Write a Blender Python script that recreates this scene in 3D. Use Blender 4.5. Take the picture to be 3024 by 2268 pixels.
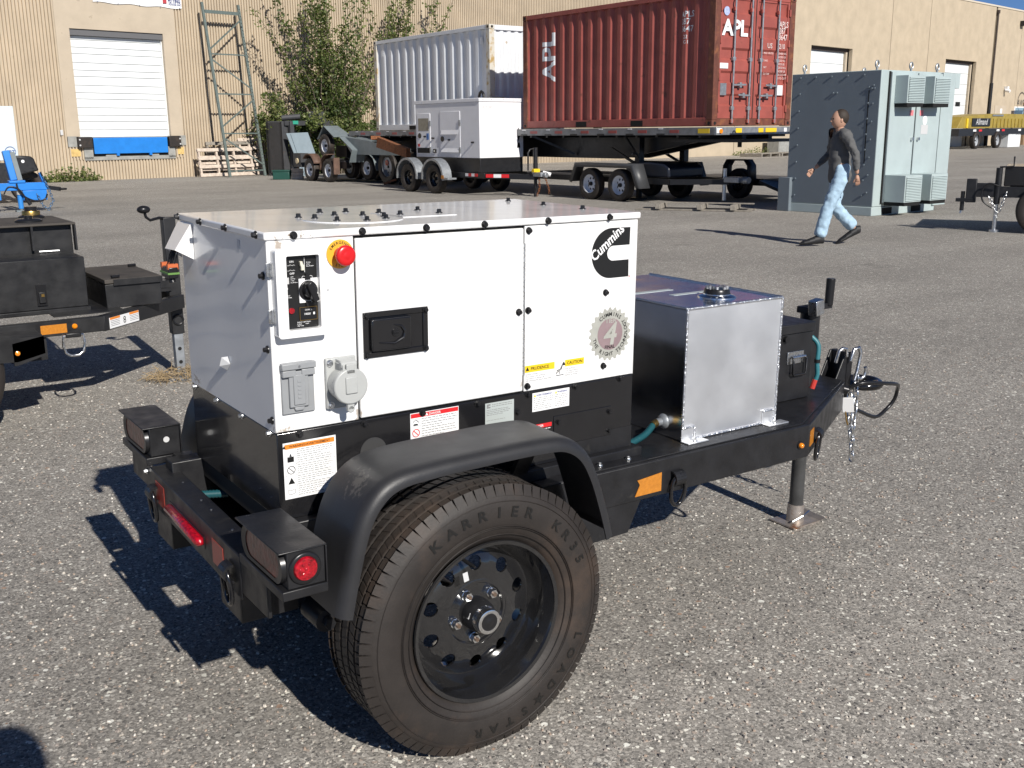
import bpy, math, random
from mathutils import Vector, Matrix
R=math.radians; PI=math.pi
rnd=random.Random(7)
for o in list(bpy.data.objects): bpy.data.objects.remove(o)
S=bpy.context.scene; COL=S.collection
# ---------------------------------------------------------------- camera
CAM_POS=Vector((-0.84063,-2.193355,1.490155)); YAW,PITCH,ROLL=R(55.4869),R(13.7238),R(-0.49725)
cd=bpy.data.cameras.new('camera'); cam=bpy.data.objects.new('camera',cd); COL.objects.link(cam)
_f=Vector((math.cos(PITCH)*math.cos(YAW),math.cos(PITCH)*math.sin(YAW),-math.sin(PITCH)))
_r=Vector((math.sin(YAW),-math.cos(YAW),0)); _u=_r.cross(_f)
_r2=_r*math.cos(ROLL)+_u*math.sin(ROLL); _u2=-_r*math.sin(ROLL)+_u*math.cos(ROLL)
cam.matrix_world=Matrix((( _r2.x,_u2.x,-_f.x,CAM_POS.x),(_r2.y,_u2.y,-_f.y,CAM_POS.y),(_r2.z,_u2.z,-_f.z,CAM_POS.z),(0,0,0,1)))
cd.sensor_width=36; cd.sensor_fit='HORIZONTAL'; cd.lens=36.37; cd.clip_start=.05; cd.clip_end=3000
S.camera=cam
# ---------------------------------------------------------------- world, sun, exposure
SUN_AZ,SUN_EL=R(265.8),R(32.5)
w=bpy.data.worlds.new('World'); S.world=w; w.use_nodes=True
nt=w.node_tree; bg=nt.nodes['Background']
sky=nt.nodes.new('ShaderNodeTexSky'); sky.sky_type='NISHITA'; sky.sun_disc=False
sky.sun_elevation=SUN_EL; sky.sun_rotation=PI/2-SUN_AZ; sky.altitude=3000; sky.air_density=.6; sky.dust_density=0; sky.ozone_density=6
nt.links.new(sky.outputs[0],bg.inputs[0]); bg.inputs[1].default_value=.078
sl=bpy.data.lights.new('sun','SUN'); sl.energy=5.0; sl.angle=R(.53); sl.color=(1,.955,.885)
so=bpy.data.objects.new('sun',sl); COL.objects.link(so)
sd=Vector((math.cos(SUN_AZ)*math.cos(SUN_EL),math.sin(SUN_AZ)*math.cos(SUN_EL),math.sin(SUN_EL)))
so.rotation_euler=sd.to_track_quat('Z','Y').to_euler(); so.location=sd*60
S.view_settings.view_transform='Standard'; S.view_settings.look='None'; S.view_settings.gamma=1; S.view_settings.exposure=.15
S.view_settings.use_curve_mapping=False
# ---------------------------------------------------------------- mesh helpers
_txt={}
def text_geo(s,bold=0):
    k=(s,bold)
    if k not in _txt:
        c=bpy.data.curves.new('t','FONT'); c.body=s; c.size=1; c.offset=bold; c.resolution_u=2; c.fill_mode='FRONT'
        o=bpy.data.objects.new('t',c); m=bpy.data.meshes.new_from_object(o)
        vs=[tuple(v.co) for v in m.vertices]; fs=[tuple(p.vertices) for p in m.polygons]
        bpy.data.objects.remove(o); bpy.data.curves.remove(c); bpy.data.meshes.remove(m)
        _txt[k]=(vs,fs)
    return _txt[k]
def V(*a): return Vector(a if len(a)>1 else a[0])
class MB:
    def __init__(s): s.v=[]; s.f=[]; s.mi=[]; s.cur=0
    def add(s,vs,fs):
        n=len(s.v); s.v+=[tuple(v) for v in vs]; s.f+=[tuple(i+n for i in f) for f in fs]; s.mi+=[s.cur]*len(fs); return s
    def box(s,x0,x1,y0,y1,z0,z1):
        return s.add([(x0,y0,z0),(x1,y0,z0),(x1,y1,z0),(x0,y1,z0),(x0,y0,z1),(x1,y0,z1),(x1,y1,z1),(x0,y1,z1)],
          [(0,3,2,1),(4,5,6,7),(0,1,5,4),(1,2,6,5),(2,3,7,6),(3,0,4,7)])
    def obox(s,c,a,b,d):
        c,a,b,d=V(c),V(a),V(b),V(d); vs=[c+a*i+b*j+d*k for k in(-1,1) for i,j in((-1,-1),(1,-1),(1,1),(-1,1))]
        fl=a.cross(b).dot(d)<0
        fs=[(0,3,2,1),(4,5,6,7),(0,1,5,4),(1,2,6,5),(2,3,7,6),(3,0,4,7)]
        return s.add(vs,[f[::-1] for f in fs] if fl else fs)
    def bar(s,p0,p1,w,h,up=(0,0,1)):
        p0,p1=V(p0),V(p1); d=(p1-p0); L=d.length; d=d/L; up=V(up)
        if abs(d.dot(up))>.98: up=V(1,0,0)
        sx=d.cross(up).normalized(); uy=sx.cross(d)
        return s.obox((p0+p1)/2,d*L/2,sx*w/2,uy*h/2)
    def ring(s,pts_a,pts_b,closed=True):
        n=len(pts_a); k=len(s.v); s.v+=[tuple(p) for p in pts_a]+[tuple(p) for p in pts_b]
        for i in range(n if closed else n-1):
            j=(i+1)%n; s.f.append((k+i,k+j,k+n+j,k+n+i)); s.mi.append(s.cur)
        return s
    def frame(s,d):
        d=V(d).normalized(); a=V(0,0,1) if abs(d.z)<.9 else V(1,0,0); x=d.cross(a).normalized(); return d,x,d.cross(x)
    def cyl(s,p0,p1,r0,r1=None,n=16,caps=True,ph=0):
        r1=r0 if r1 is None else r1; p0,p1=V(p0),V(p1); d,x,y=s.frame(p1-p0)
        c=[(math.cos(2*PI*i/n+ph),math.sin(2*PI*i/n+ph)) for i in range(n)]
        A=[p0+(x*a+y*b)*r0 for a,b in c]; B=[p1+(x*a+y*b)*r1 for a,b in c]
        s.add(A+B,[(i,(i+1)%n,n+(i+1)%n,n+i) for i in range(n)]+([tuple(range(n-1,-1,-1)),tuple(range(n,2*n))] if caps else []))
        return s
    def rev(s,prof,o,d,n=32,closed=False):
        o=V(o); d,x,y=s.frame(d); k=len(s.v); m=len(prof)
        for i in range(n):
            a=2*PI*i/n; rad=x*math.cos(a)+y*math.sin(a)
            s.v+=[tuple(o+rad*r+d*h) for r,h in prof]
        for i in range(n):
            j=(i+1)%n
            for t in range(m if closed else m-1):
                u=(t+1)%m; s.f.append((k+i*m+t,k+j*m+t,k+j*m+u,k+i*m+u)); s.mi.append(s.cur)
        return s
    def tube(s,pts,r,n=8,closed=False):
        P=[V(p) for p in pts]; N=len(P); prev=None; rings=[]
        for i in range(N):
            a=P[i-1] if (i>0 or closed) else P[i]; b=P[(i+1)%N] if (i<N-1 or closed) else P[i]
            d=(b-a).normalized()
            if prev is None: _,x,_y=s.frame(d)
            else:
                x=prev-d*prev.dot(d); x.normalize()
            y=d.cross(x); prev=x; rr=r[i] if isinstance(r,(list,tuple)) else r
            rings.append([P[i]+(x*math.cos(2*PI*k/n)+y*math.sin(2*PI*k/n))*rr for k in range(n)])
        k=len(s.v); s.v+=[tuple(p) for q in rings for p in q]
        for i in range(N if closed else N-1):
            for t in range(n):
                u=(t+1)%n; a=k+i*n; b=k+((i+1)%N)*n
                s.f.append((a+t,a+u,b+u,b+t)); s.mi.append(s.cur)
        if not closed:
            s.f+=[tuple(k+t for t in range(n-1,-1,-1)),tuple(k+(N-1)*n+t for t in range(n))]; s.mi+=[s.cur]*2
        return s
    def prism(s,poly,ax,a0,a1):
        # poly in the two other axes (order xyz without ax), extruded along ax
        def mk(p,a):
            q=[p[0],p[1]]; q.insert(ax,a); return tuple(q)
        n=len(poly); s.add([mk(p,a0) for p in poly]+[mk(p,a1) for p in poly],
          [tuple(range(n-1,-1,-1)),tuple(range(n,2*n))]+[(i,(i+1)%n,n+(i+1)%n,n+i) for i in range(n)]); return s
    def sphere(s,c,r,n=12,m=8,sc=(1,1,1)):
        c=V(c); k=len(s.v)
        for j in range(m+1):
            t=PI*j/m
            for i in range(n):
                a=2*PI*i/n; s.v.append((c.x+r*sc[0]*math.sin(t)*math.cos(a),c.y+r*sc[1]*math.sin(t)*math.sin(a),c.z-r*sc[2]*math.cos(t)))
        for j in range(m):
            for i in range(n):
                s.f.append((k+j*n+i,k+j*n+(i+1)%n,k+(j+1)*n+(i+1)%n,k+(j+1)*n+i)); s.mi.append(s.cur)
        return s
    def text(s,t,size,o,xd,yd,align='L',bold=0,sx=1,n_off=0):
        vs,fs=text_geo(t,bold); o,xd,yd=V(o),V(xd).normalized(),V(yd).normalized()
        if not vs: return s
        xs=[v[0] for v in vs]; x0=0 if align=='L' else ((min(xs)+max(xs))/2 if align=='C' else max(xs))
        nn=xd.cross(yd); o=o+nn*n_off
        return s.add([o+xd*((v[0]-x0)*size*sx)+yd*(v[1]*size) for v in vs],fs)
    def arc_text(s,t,size,c,xd,yd,rad,a0,step,bold=0,inward=False,sx=1):
        # letters along a circle, a = angle from xd towards yd; reading clockwise when step<0
        c,xd,yd=V(c),V(xd).normalized(),V(yd).normalized()
        for i,ch in enumerate(t):
            if ch==' ': continue
            a=a0+step*i; rv=xd*math.cos(a)+yd*math.sin(a); tv=xd*math.sin(a)-yd*math.cos(a)
            if inward: rv2,tv2=-rv,-tv
            else: rv2,tv2=rv,tv
            s.text(ch,size,c+rv*rad-rv2*size*.35,tv2,rv2,'C',bold,sx)
        return s
    def mesh(s,name,mats,angle=32,fix=True):
        m=bpy.data.meshes.new(name); m.from_pydata(s.v,[],s.f); m.validate()
        for mt in (mats if isinstance(mats,(list,tuple)) else [mats]): m.materials.append(mt)
        if any(s.mi) and len(m.polygons)==len(s.mi): m.polygons.foreach_set('material_index',s.mi)
        if angle:
            m.polygons.foreach_set('use_smooth',[True]*len(m.polygons)); m.set_sharp_from_angle(angle=R(angle))
        m.update(); return m
    def build(s,name,mats,parent=None,bevel=0,angle=32,seg=2,**tags):
        o=bpy.data.objects.new(name,s.mesh(name,mats,angle)); COL.objects.link(o); o.parent=parent
        if bevel:
            b=o.modifiers.new('bevel','BEVEL'); b.width=bevel; b.segments=seg; b.limit_method='ANGLE'; b.angle_limit=R(40); b.harden_normals=False
        for k,v in tags.items(): o[k]=v
        return o
def inst(name,me,parent,M=None,loc=None,**tags):
    o=bpy.data.objects.new(name,me); COL.objects.link(o); o.parent=parent
    if M is not None: o.matrix_local=M
    elif loc is not None: o.location=loc
    for k,v in tags.items(): o[k]=v
    return o
def thing(name,label,cat,loc=(0,0,0),rz=0,group=None,rot=None):
    o=bpy.data.objects.new(name,None); COL.objects.link(o); o.location=loc; o.rotation_euler=rot if rot else (0,0,rz)
    o.empty_display_size=.1; o['label']=label; o['category']=cat
    if group: o['group']=group
    return o
def tag(o,label,cat,group=None):
    o['label']=label; o['category']=cat
    if group: o['group']=group
    return o
def zaxis(p,d,x=None):
    # matrix placing local +Z along d at p
    d=V(d).normalized(); a=V(x) if x else (V(0,0,1) if abs(d.z)<.9 else V(1,0,0)); xx=(a-d*a.dot(d)).normalized(); yy=d.cross(xx)
    return Matrix(((xx.x,yy.x,d.x,p[0]),(xx.y,yy.y,d.y,p[1]),(xx.z,yy.z,d.z,p[2]),(0,0,0,1)))
# ---------------------------------------------------------------- materials
def mat(name,col,rough=.5,metal=0,var=0,vscale=8,bump=0,bscale=60,wear=None,spec=.5,coat=0,rvar=0,stretch=None,aniso=0,spots=None):
    """wear=(colour,scale,threshold,softness): patches of another colour"""
    m=bpy.data.materials.new(name); m.use_nodes=True; t=m.node_tree; b=t.nodes['Principled BSDF']; L=t.links.new; N=t.nodes.new
    col=tuple(col)+(1,) if len(col)==3 else col
    b.inputs['Base Color'].default_value=col; b.inputs['Roughness'].default_value=rough; b.inputs['Metallic'].default_value=metal
    b.inputs['Specular IOR Level'].default_value=spec; b.inputs['Coat Weight'].default_value=coat; b.inputs['Coat Roughness'].default_value=.05
    if aniso: b.inputs['Anisotropic'].default_value=aniso
    m.diffuse_color=col
    if not(var or bump or wear or rvar or spots): return m
    tc=N('ShaderNodeTexCoord'); src=tc.outputs['Object']
    if stretch:
        mp=N('ShaderNodeMapping'); mp.inputs['Scale'].default_value=stretch; L(src,mp.inputs[0]); src=mp.outputs[0]
    last=None
    if var:
        n=N('ShaderNodeTexNoise'); n.inputs['Scale'].default_value=vscale; n.inputs['Detail'].default_value=6; n.inputs['Roughness'].default_value=.6; L(src,n.inputs['Vector'])
        mr=N('ShaderNodeMapRange'); mr.inputs[1].default_value=.3; mr.inputs[2].default_value=.7; mr.inputs[3].default_value=1-var; mr.inputs[4].default_value=1+var; L(n.outputs[0],mr.inputs[0])
        mx=N('ShaderNodeMix'); mx.data_type='RGBA'; mx.blend_type='MULTIPLY'; mx.inputs[0].default_value=1; mx.inputs[6].default_value=col; L(mr.outputs[0],mx.inputs[7]); last=mx.outputs[2]
    if wear:
        wc,ws,th,sf=wear; n=N('ShaderNodeTexNoise'); n.inputs['Scale'].default_value=ws; n.inputs['Detail'].default_value=8; n.inputs['Roughness'].default_value=.65; L(src,n.inputs['Vector'])
        mr=N('ShaderNodeMapRange'); mr.inputs[1].default_value=th; mr.inputs[2].default_value=th+sf; L(n.outputs[0],mr.inputs[0])
        mx=N('ShaderNodeMix'); mx.data_type='RGBA'; L(mr.outputs[0],mx.inputs[0]); mx.inputs[7].default_value=tuple(wc)+(1,)
        if last: L(last,mx.inputs[6])
        else: mx.inputs[6].default_value=col
        last=mx.outputs[2]
    for (c0,rad,sc_,wc,ws,th) in (spots or []):      # stains: noise patches round a point
        mp=N('ShaderNodeMapping'); mp.vector_type='POINT'; mp.inputs['Location'].default_value=tuple(-a*b_ for a,b_ in zip(c0,sc_)); mp.inputs['Scale'].default_value=sc_; L(tc.outputs['Object'],mp.inputs[0])
        ln=N('ShaderNodeVectorMath'); ln.operation='LENGTH'; L(mp.outputs[0],ln.inputs[0])
        n=N('ShaderNodeTexNoise'); n.inputs['Scale'].default_value=ws; n.inputs['Detail'].default_value=9; n.inputs['Roughness'].default_value=.7; L(tc.outputs['Object'],n.inputs['Vector'])
        ma=N('ShaderNodeMath'); ma.operation='MULTIPLY_ADD'; L(ln.outputs['Value'],ma.inputs[0]); ma.inputs[1].default_value=-.45/rad; L(n.outputs[0],ma.inputs[2])
        mr=N('ShaderNodeMapRange'); mr.inputs[1].default_value=th; mr.inputs[2].default_value=th+.07; L(ma.outputs[0],mr.inputs[0])
        mx=N('ShaderNodeMix'); mx.data_type='RGBA'; L(mr.outputs[0],mx.inputs[0]); mx.inputs[7].default_value=tuple(wc)+(1,)
        if last: L(last,mx.inputs[6])
        else: mx.inputs[6].default_value=col
        last=mx.outputs[2]
    if last: L(last,b.inputs['Base Color'])
    if rvar:
        n=N('ShaderNodeTexNoise'); n.inputs['Scale'].default_value=vscale*1.7; n.inputs['Detail'].default_value=5; L(src,n.inputs['Vector'])
        mr=N('ShaderNodeMapRange'); mr.inputs[1].default_value=.3; mr.inputs[2].default_value=.7; mr.inputs[3].default_value=max(.02,rough-rvar); mr.inputs[4].default_value=min(1,rough+rvar); L(n.outputs[0],mr.inputs[0]); L(mr.outputs[0],b.inputs['Roughness'])
    if bump:
        n=N('ShaderNodeTexNoise'); n.inputs['Scale'].default_value=bscale; n.inputs['Detail'].default_value=4; L(src,n.inputs['Vector'])
        bp=N('ShaderNodeBump'); bp.inputs['Strength'].default_value=bump; bp.inputs['Distance'].default_value=.004; L(n.outputs[0],bp.inputs['Height']); L(bp.outputs[0],b.inputs['Normal'])
    return m
M_white=mat('white_paint',(.8,.8,.795),.16,var=.02,vscale=5,coat=.3,rvar=.03,wear=((.52,.5,.46),60,.735,.02),spots=[((.08,0,1.265),.12,(1,1,2.2),(.22,.16,.11),90,.44),((.03,0,1.245),.07,(1.4,1,1),(.4,.35,.3),60,.42),((.02,0,.82),.10,(1,1,2.5),(.4,.34,.28),50,.42),((.21,0,.83),.05,(1.6,1,.8),(.45,.4,.35),50,.42),((.69,0,.84),.06,(1.6,1,.8),(.5,.46,.42),50,.44),((.55,0,1.2),.05,(2,1,1),(.45,.43,.4),150,.56),((0,.55,.83),.12,(1,1,2),(.35,.31,.27),60,.42)])
M_white_plain=mat('white_print',(.82,.82,.82),.4)
M_black=mat('black_paint',(.01,.01,.0115),.16,var=.2,vscale=10,coat=.4,rvar=.04,bump=.015,bscale=12)
M_satin=mat('satin_black_paint',(.012,.012,.0135),.42,var=.3,vscale=14,rvar=.1,bump=.1,bscale=120,wear=((.05,.046,.04),9,.66,.14))
M_fender=mat('matt_black_plastic',(.021,.021,.023),.46,var=.12,vscale=9,rvar=.05,bump=.1,bscale=300,spots=[((.10,-.2,.74),.13,(1,1,1),(.075,.07,.065),70,.40)])
M_bolt=mat('black_bolt_steel',(.022,.022,.024),.3,metal=.4)
M_zinc=mat('zinc_steel',(.62,.63,.64),.3,metal=1,var=.15,vscale=60,rvar=.1)
M_galv=mat('galvanised_steel',(.33,.35,.37),.45,metal=.6,var=.2,vscale=14,rvar=.1)
M_alu=mat('brushed_aluminium',(.9,.905,.91),.5,metal=1,var=.05,vscale=3.2,rvar=.05,bump=.02,bscale=40,wear=((.97,.97,.97),85,.70,.02))
M_alu_side=mat('mill_aluminium',(.78,.79,.81),.2,metal=1,var=.1,vscale=5,rvar=.06,bump=.05,bscale=6)
M_weld=mat('weld_bead_aluminium',(.75,.76,.78),.35,metal=1,bump=.8,bscale=160)
M_rubber=mat('tyre_rubber',(.022,.0175,.015),.6,var=.22,vscale=16,bump=.14,bscale=160,wear=((.05,.034,.025),5,.5,.18))
M_rubber_letter=mat('tyre_raised_rubber',(.0095,.009,.0085),.42)
M_rim=mat('black_wheel_paint',(.013,.013,.014),.11,var=.2,vscale=12,coat=1,rvar=.04,wear=((.06,.053,.045),30,.73,.08))
M_chrome=mat('bright_zinc',(.8,.81,.82),.18,metal=1,var=.1,vscale=60)
M_grey_pl=mat('grey_plastic',(.28,.29,.3),.4,var=.05,vscale=20)
M_lgrey_pl=mat('light_grey_plastic',(.42,.43,.42),.4,var=.05,vscale=20)
M_red_btn=mat('red_plastic',(.6,.012,.015),.3)
M_yellow=mat('yellow_print',(.75,.42,.04),.4)
M_yellow2=mat('caution_yellow',(.8,.55,.02),.4)
M_orange=mat('orange_print',(.8,.25,.03),.4)
M_redprint=mat('red_print',(.65,.02,.025),.4)
M_blackprint=mat('black_print',(.012,.012,.012),.35)
M_greyprint=mat('grey_print',(.22,.22,.22),.5)
M_palegrey=mat('pale_grey_print',(.55,.55,.55),.5)
M_amber=mat('amber_reflector',(.5,.19,.025),.25,var=.15,vscale=90)
M_redlens=mat('red_lens',(.33,.004,.012),.1,coat=.6,var=.7,vscale=110,bump=.5,bscale=90)
M_redrefl=mat('red_reflector_tape',(.34,.05,.035),.3,var=.15,vscale=120)
M_smoke=mat('smoked_red_lens',(.15,.032,.022),.3,coat=.2,var=.6,vscale=45,bump=.6,bscale=60)
M_amberlens=mat('amber_lens',(.8,.25,.01),.1,coat=1)
M_teal=mat('teal_hose',(.012,.075,.09),.4)
M_silverprint=mat('silver_print',(.47,.47,.425),.35,metal=.25,var=.1,vscale=20)
M_mauve=mat('mauve_print',(.32,.235,.245),.35,metal=.2,var=.2,vscale=10)
M_plate=mat('data_plate',(.55,.6,.58),.35,metal=.3)
M_brass=mat('brass',(.5,.32,.1),.35,metal=1)
M_rust=mat('rusty_steel',(.2,.075,.03),.85,var=.4,vscale=16,bump=.4,bscale=80)
M_dark=mat('dark_interior',(.004,.004,.004),.8)
# ================================================================ GROUND
def asphalt():
    m=bpy.data.materials.new('chip_seal_asphalt'); m.use_nodes=True; t=m.node_tree; b=t.nodes['Principled BSDF']; L=t.links.new; N=t.nodes.new
    tc=N('ShaderNodeTexCoord'); src=tc.outputs['Object']
    # slight warp so that the cells are irregular
    wn=N('ShaderNodeTexNoise'); wn.inputs['Scale'].default_value=70; wn.inputs['Detail'].default_value=2; L(src,wn.inputs['Vector'])
    wa=N('ShaderNodeVectorMath'); wa.operation='SCALE'; wa.inputs['Scale'].default_value=.012; L(wn.outputs['Color'],wa.inputs[0])
    ad=N('ShaderNodeVectorMath'); L(src,ad.inputs[0]); L(wa.outputs[0],ad.inputs[1])
    v1=N('ShaderNodeTexVoronoi'); v1.inputs['Scale'].default_value=80; L(ad.outputs[0],v1.inputs['Vector'])
    v2=N('ShaderNodeTexVoronoi'); v2.inputs['Scale'].default_value=165; L(ad.outputs[0],v2.inputs['Vector'])
    sx=N('ShaderNodeSeparateColor'); L(v1.outputs['Color'],sx.inputs[0]); s2=N('ShaderNodeSeparateColor'); L(v2.outputs['Color'],s2.inputs[0])
    def ramp(src_,cols):
        r_=N('ShaderNodeValToRGB'); e=r_.color_ramp; e.interpolation='CONSTANT'; e.elements[0].position=0; e.elements[0].color=cols[0][1]+(1,); e.elements[1].position=cols[1][0]; e.elements[1].color=cols[1][1]+(1,)
        for p_,c_ in cols[2:]:
            k=e.elements.new(p_); k.color=c_+(1,)
        L(src_,r_.inputs[0]); return r_
    r1=ramp(sx.outputs[0],[(0,(.235,.212,.194)),(.2,(.29,.262,.24)),(.38,(.34,.306,.28)),(.5,(.115,.105,.098)),(.6,(.175,.158,.148)),(.68,(.41,.367,.33)),(.78,(.34,.275,.235)),(.84,(.52,.475,.43)),(.92,(.76,.71,.63))])
    r2=ramp(s2.outputs[1],[(0,(.17,.153,.139)),(.22,(.235,.211,.191)),(.5,(.3,.268,.242)),(.78,(.36,.322,.29)),(.93,(.48,.435,.392))])
    # stones only where the cell distance is small; tar + fines elsewhere
    th=N('ShaderNodeMapRange'); th.inputs[1].default_value=.0; th.inputs[2].default_value=1; th.inputs[3].default_value=.14; th.inputs[4].default_value=.6; L(sx.outputs[1],th.inputs[0])
    lt=N('ShaderNodeMath'); lt.operation='SUBTRACT'; L(th.outputs[0],lt.inputs[0]); L(v1.outputs['Distance'],lt.inputs[1])
    ss=N('ShaderNodeMapRange'); ss.inputs[1].default_value=0; ss.inputs[2].default_value=.06; L(lt.outputs[0],ss.inputs[0])
    mx=N('ShaderNodeMix'); mx.data_type='RGBA'; L(ss.outputs[0],mx.inputs[0]); L(r2.outputs[0],mx.inputs[6]); L(r1.outputs[0],mx.inputs[7])
    # sparse larger pale stones that still read at mid distance
    v3=N('ShaderNodeTexVoronoi'); v3.inputs['Scale'].default_value=36; L(ad.outputs[0],v3.inputs['Vector']); s3=N('ShaderNodeSeparateColor'); L(v3.outputs['Color'],s3.inputs[0])
    t3=N('ShaderNodeMapRange'); t3.inputs[1].default_value=.72; t3.inputs[2].default_value=1; t3.inputs[3].default_value=0; t3.inputs[4].default_value=.36; L(s3.outputs[0],t3.inputs[0])
    l3=N('ShaderNodeMath'); l3.operation='SUBTRACT'; L(t3.outputs[0],l3.inputs[0]); L(v3.outputs['Distance'],l3.inputs[1])
    m3=N('ShaderNodeMapRange'); m3.inputs[1].default_value=0; m3.inputs[2].default_value=.03; L(l3.outputs[0],m3.inputs[0])
    r3=ramp(s3.outputs[1],[(0,(.62,.58,.52)),(.3,(.46,.42,.38)),(.5,(.76,.72,.66)),(.72,(.15,.14,.135)),(.86,(.36,.24,.18))])
    mq=N('ShaderNodeMix'); mq.data_type='RGBA'; L(m3.outputs[0],mq.inputs[0]); L(mx.outputs[2],mq.inputs[6]); L(r3.outputs[0],mq.inputs[7])
    # broad patches, worn lanes, oil spots, hairline cracks
    def noise(sc,det,rough=.6,vec=None):
        n=N('ShaderNodeTexNoise'); n.inputs['Scale'].default_value=sc; n.inputs['Detail'].default_value=det; n.inputs['Roughness'].default_value=rough; L(vec or src,n.inputs['Vector']); return n.outputs[0]
    def rng(v_,a,b_,c,d):
        m_=N('ShaderNodeMapRange'); m_.inputs[1].default_value=a; m_.inputs[2].default_value=b_; m_.inputs[3].default_value=c; m_.inputs[4].default_value=d; L(v_,m_.inputs[0]); return m_.outputs[0]
    def mul(a,b_):
        m_=N('ShaderNodeMath'); m_.operation='MULTIPLY'; L(a,m_.inputs[0]); L(b_,m_.inputs[1]); return m_.outputs[0]
    k1=rng(noise(.33,7,.62),.3,.72,.88,1.24); k2=rng(noise(1.3,6),.62,.74,1,.74)
    mp=N('ShaderNodeMapping'); mp.inputs['Rotation'].default_value=(0,0,R(20)); mp.inputs['Scale'].default_value=(.05,.7,1); L(src,mp.inputs[0])
    k3=rng(noise(1.0,5,.6,mp.outputs[0]),.35,.7,.9,1.08); k4=rng(noise(.9,3,.5),.775,.80,1,.6); k5=rng(noise(9,4,.7),.3,.7,.88,1.1)
    mm=mul(mul(mul(mul(k1,k2),k3),k4),k5)
    ml=N('ShaderNodeMix'); ml.data_type='RGBA'; ml.blend_type='MULTIPLY'; ml.inputs[0].default_value=1; L(mq.outputs[2],ml.inputs[6]); L(mm,ml.inputs[7])
    mw=N('ShaderNodeMix'); mw.data_type='RGBA'; mw.blend_type='MULTIPLY'; mw.inputs[0].default_value=1; mw.inputs[7].default_value=(1.05,1.09,1.075,1); L(ml.outputs[2],mw.inputs[6])
    L(mw.outputs[2],b.inputs['Base Color']); b.inputs['Roughness'].default_value=.85; b.inputs['Specular IOR Level'].default_value=.35
    dm=N('ShaderNodeMath'); dm.operation='MULTIPLY_ADD'; L(ss.outputs[0],dm.inputs[0]); dm.inputs[1].default_value=1; 
    d3=N('ShaderNodeMath'); d3.operation='MULTIPLY'; L(s2.outputs[0],d3.inputs[0]); d3.inputs[1].default_value=.5; L(d3.outputs[0],dm.inputs[2])
    bp=N('ShaderNodeBump'); bp.inputs['Strength'].default_value=.55; bp.inputs['Distance'].default_value=.004; L(dm.outputs[0],bp.inputs['Height']); L(bp.outputs[0],b.inputs['Normal'])
    return m
g=MB(); g.add([(-400,-300,0),(900,-300,0),(900,900,0),(-400,900,0)],[(0,1,2,3)])
ground=g.build('ground',asphalt(),angle=0,kind='structure')
# loose stone chips lying on the chip seal near the camera
def chips():
    r=random.Random(3); v=[];f=[];mi=[]
    cols=[(.58,.53,.46),(.42,.38,.33),(.3,.26,.23),(.66,.62,.56),(.13,.12,.115),(.36,.28,.22)]
    for i in range(20000):
        d=1.2+6.5*(r.random()**1.25); a=YAW+r.uniform(-.56,.56)
        x=CAM_POS.x+d*math.cos(a); y=CAM_POS.y+d*math.sin(a); s=r.uniform(.0022,.006)*(1.25 if r.random()<.12 else 1)
        an=r.random()*6.3; ca,sa=math.cos(an),math.sin(an); k=len(v); e1=r.uniform(.6,1); h=s*r.uniform(.5,.9)
        n=6
        for j in range(n):
            t=2*PI*j/n; q=r.uniform(.8,1.15); px=s*math.cos(t)*q; py=s*e1*math.sin(t)*q; v.append((x+ca*px-sa*py,y+sa*px+ca*py,-.001))
        for j in range(n):
            t=2*PI*j/n; q=r.uniform(.45,.75); px=s*math.cos(t)*q; py=s*e1*math.sin(t)*q; v.append((x+ca*px-sa*py,y+sa*px+ca*py,h*r.uniform(.8,1.1)))
        f.append(tuple(range(k+n,k+2*n)))
        for j in range(n): f.append((k+j,k+(j+1)%n,k+n+(j+1)%n,k+n+j))
        c=r.choices(range(6),[2,4,5,1,4,3])[0]; mi+=[c]*(n+1)
    m=bpy.data.meshes.new('loose_stone_chips'); m.from_pydata(v,[],f); m.polygons.foreach_set('material_index',mi)
    for i,c in enumerate(cols): m.materials.append(mat('stone_chip_%d'%i,c,.8))
    o=bpy.data.objects.new('loose_stone_chips',m); COL.objects.link(o); o['kind']='stuff'; tag(o,'small pale and dark stone chips loose on the asphalt','gravel')
chips()
# ================================================================ GENERATOR TRAILER (foreground)
L_,W_,ZB,ZT,XW=1.0805,.6008,.8137,1.2734,.4136
GT=thing('generator_trailer','large white and black diesel generator on a single axle trailer, nearest the camera','generator trailer',(-.00273,.00393,.00665),rot=(.011825,.008295,0))
def hexbolt(r=.0075,h=.009,wash=1):
    b=MB()
    if wash: b.cyl((0,0,0),(0,0,.0022),r*1.5,r*1.42,14)
    b.cyl((0,0,.0022),(0,0,.0022+h),r,r*.96,6); b.cyl((0,0,.0022+h),(0,0,.0022+h*1.12),r*.8,r*.7,6)
    return b.mesh('bolt',M_bolt)
BOLT=hexbolt(.0063,.0075); BOLTS=hexbolt(.0055,.006)
BOLTZ=hexbolt(.006,.006); BOLTZ.materials[0]=M_zinc
def bolt(parent,p,d,me=None): return inst('bolt',me or BOLT,parent,zaxis(p,d,(rnd.uniform(-1,1),rnd.uniform(-1,1),rnd.uniform(-1,1))))
# --- enclosure shell (inner, dark core behind panel gaps) and panels
core=MB().box(.006,L_-.006,.006,W_-.006,.55,ZT-.004).build('inner_frame',M_dark,GT)
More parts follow.
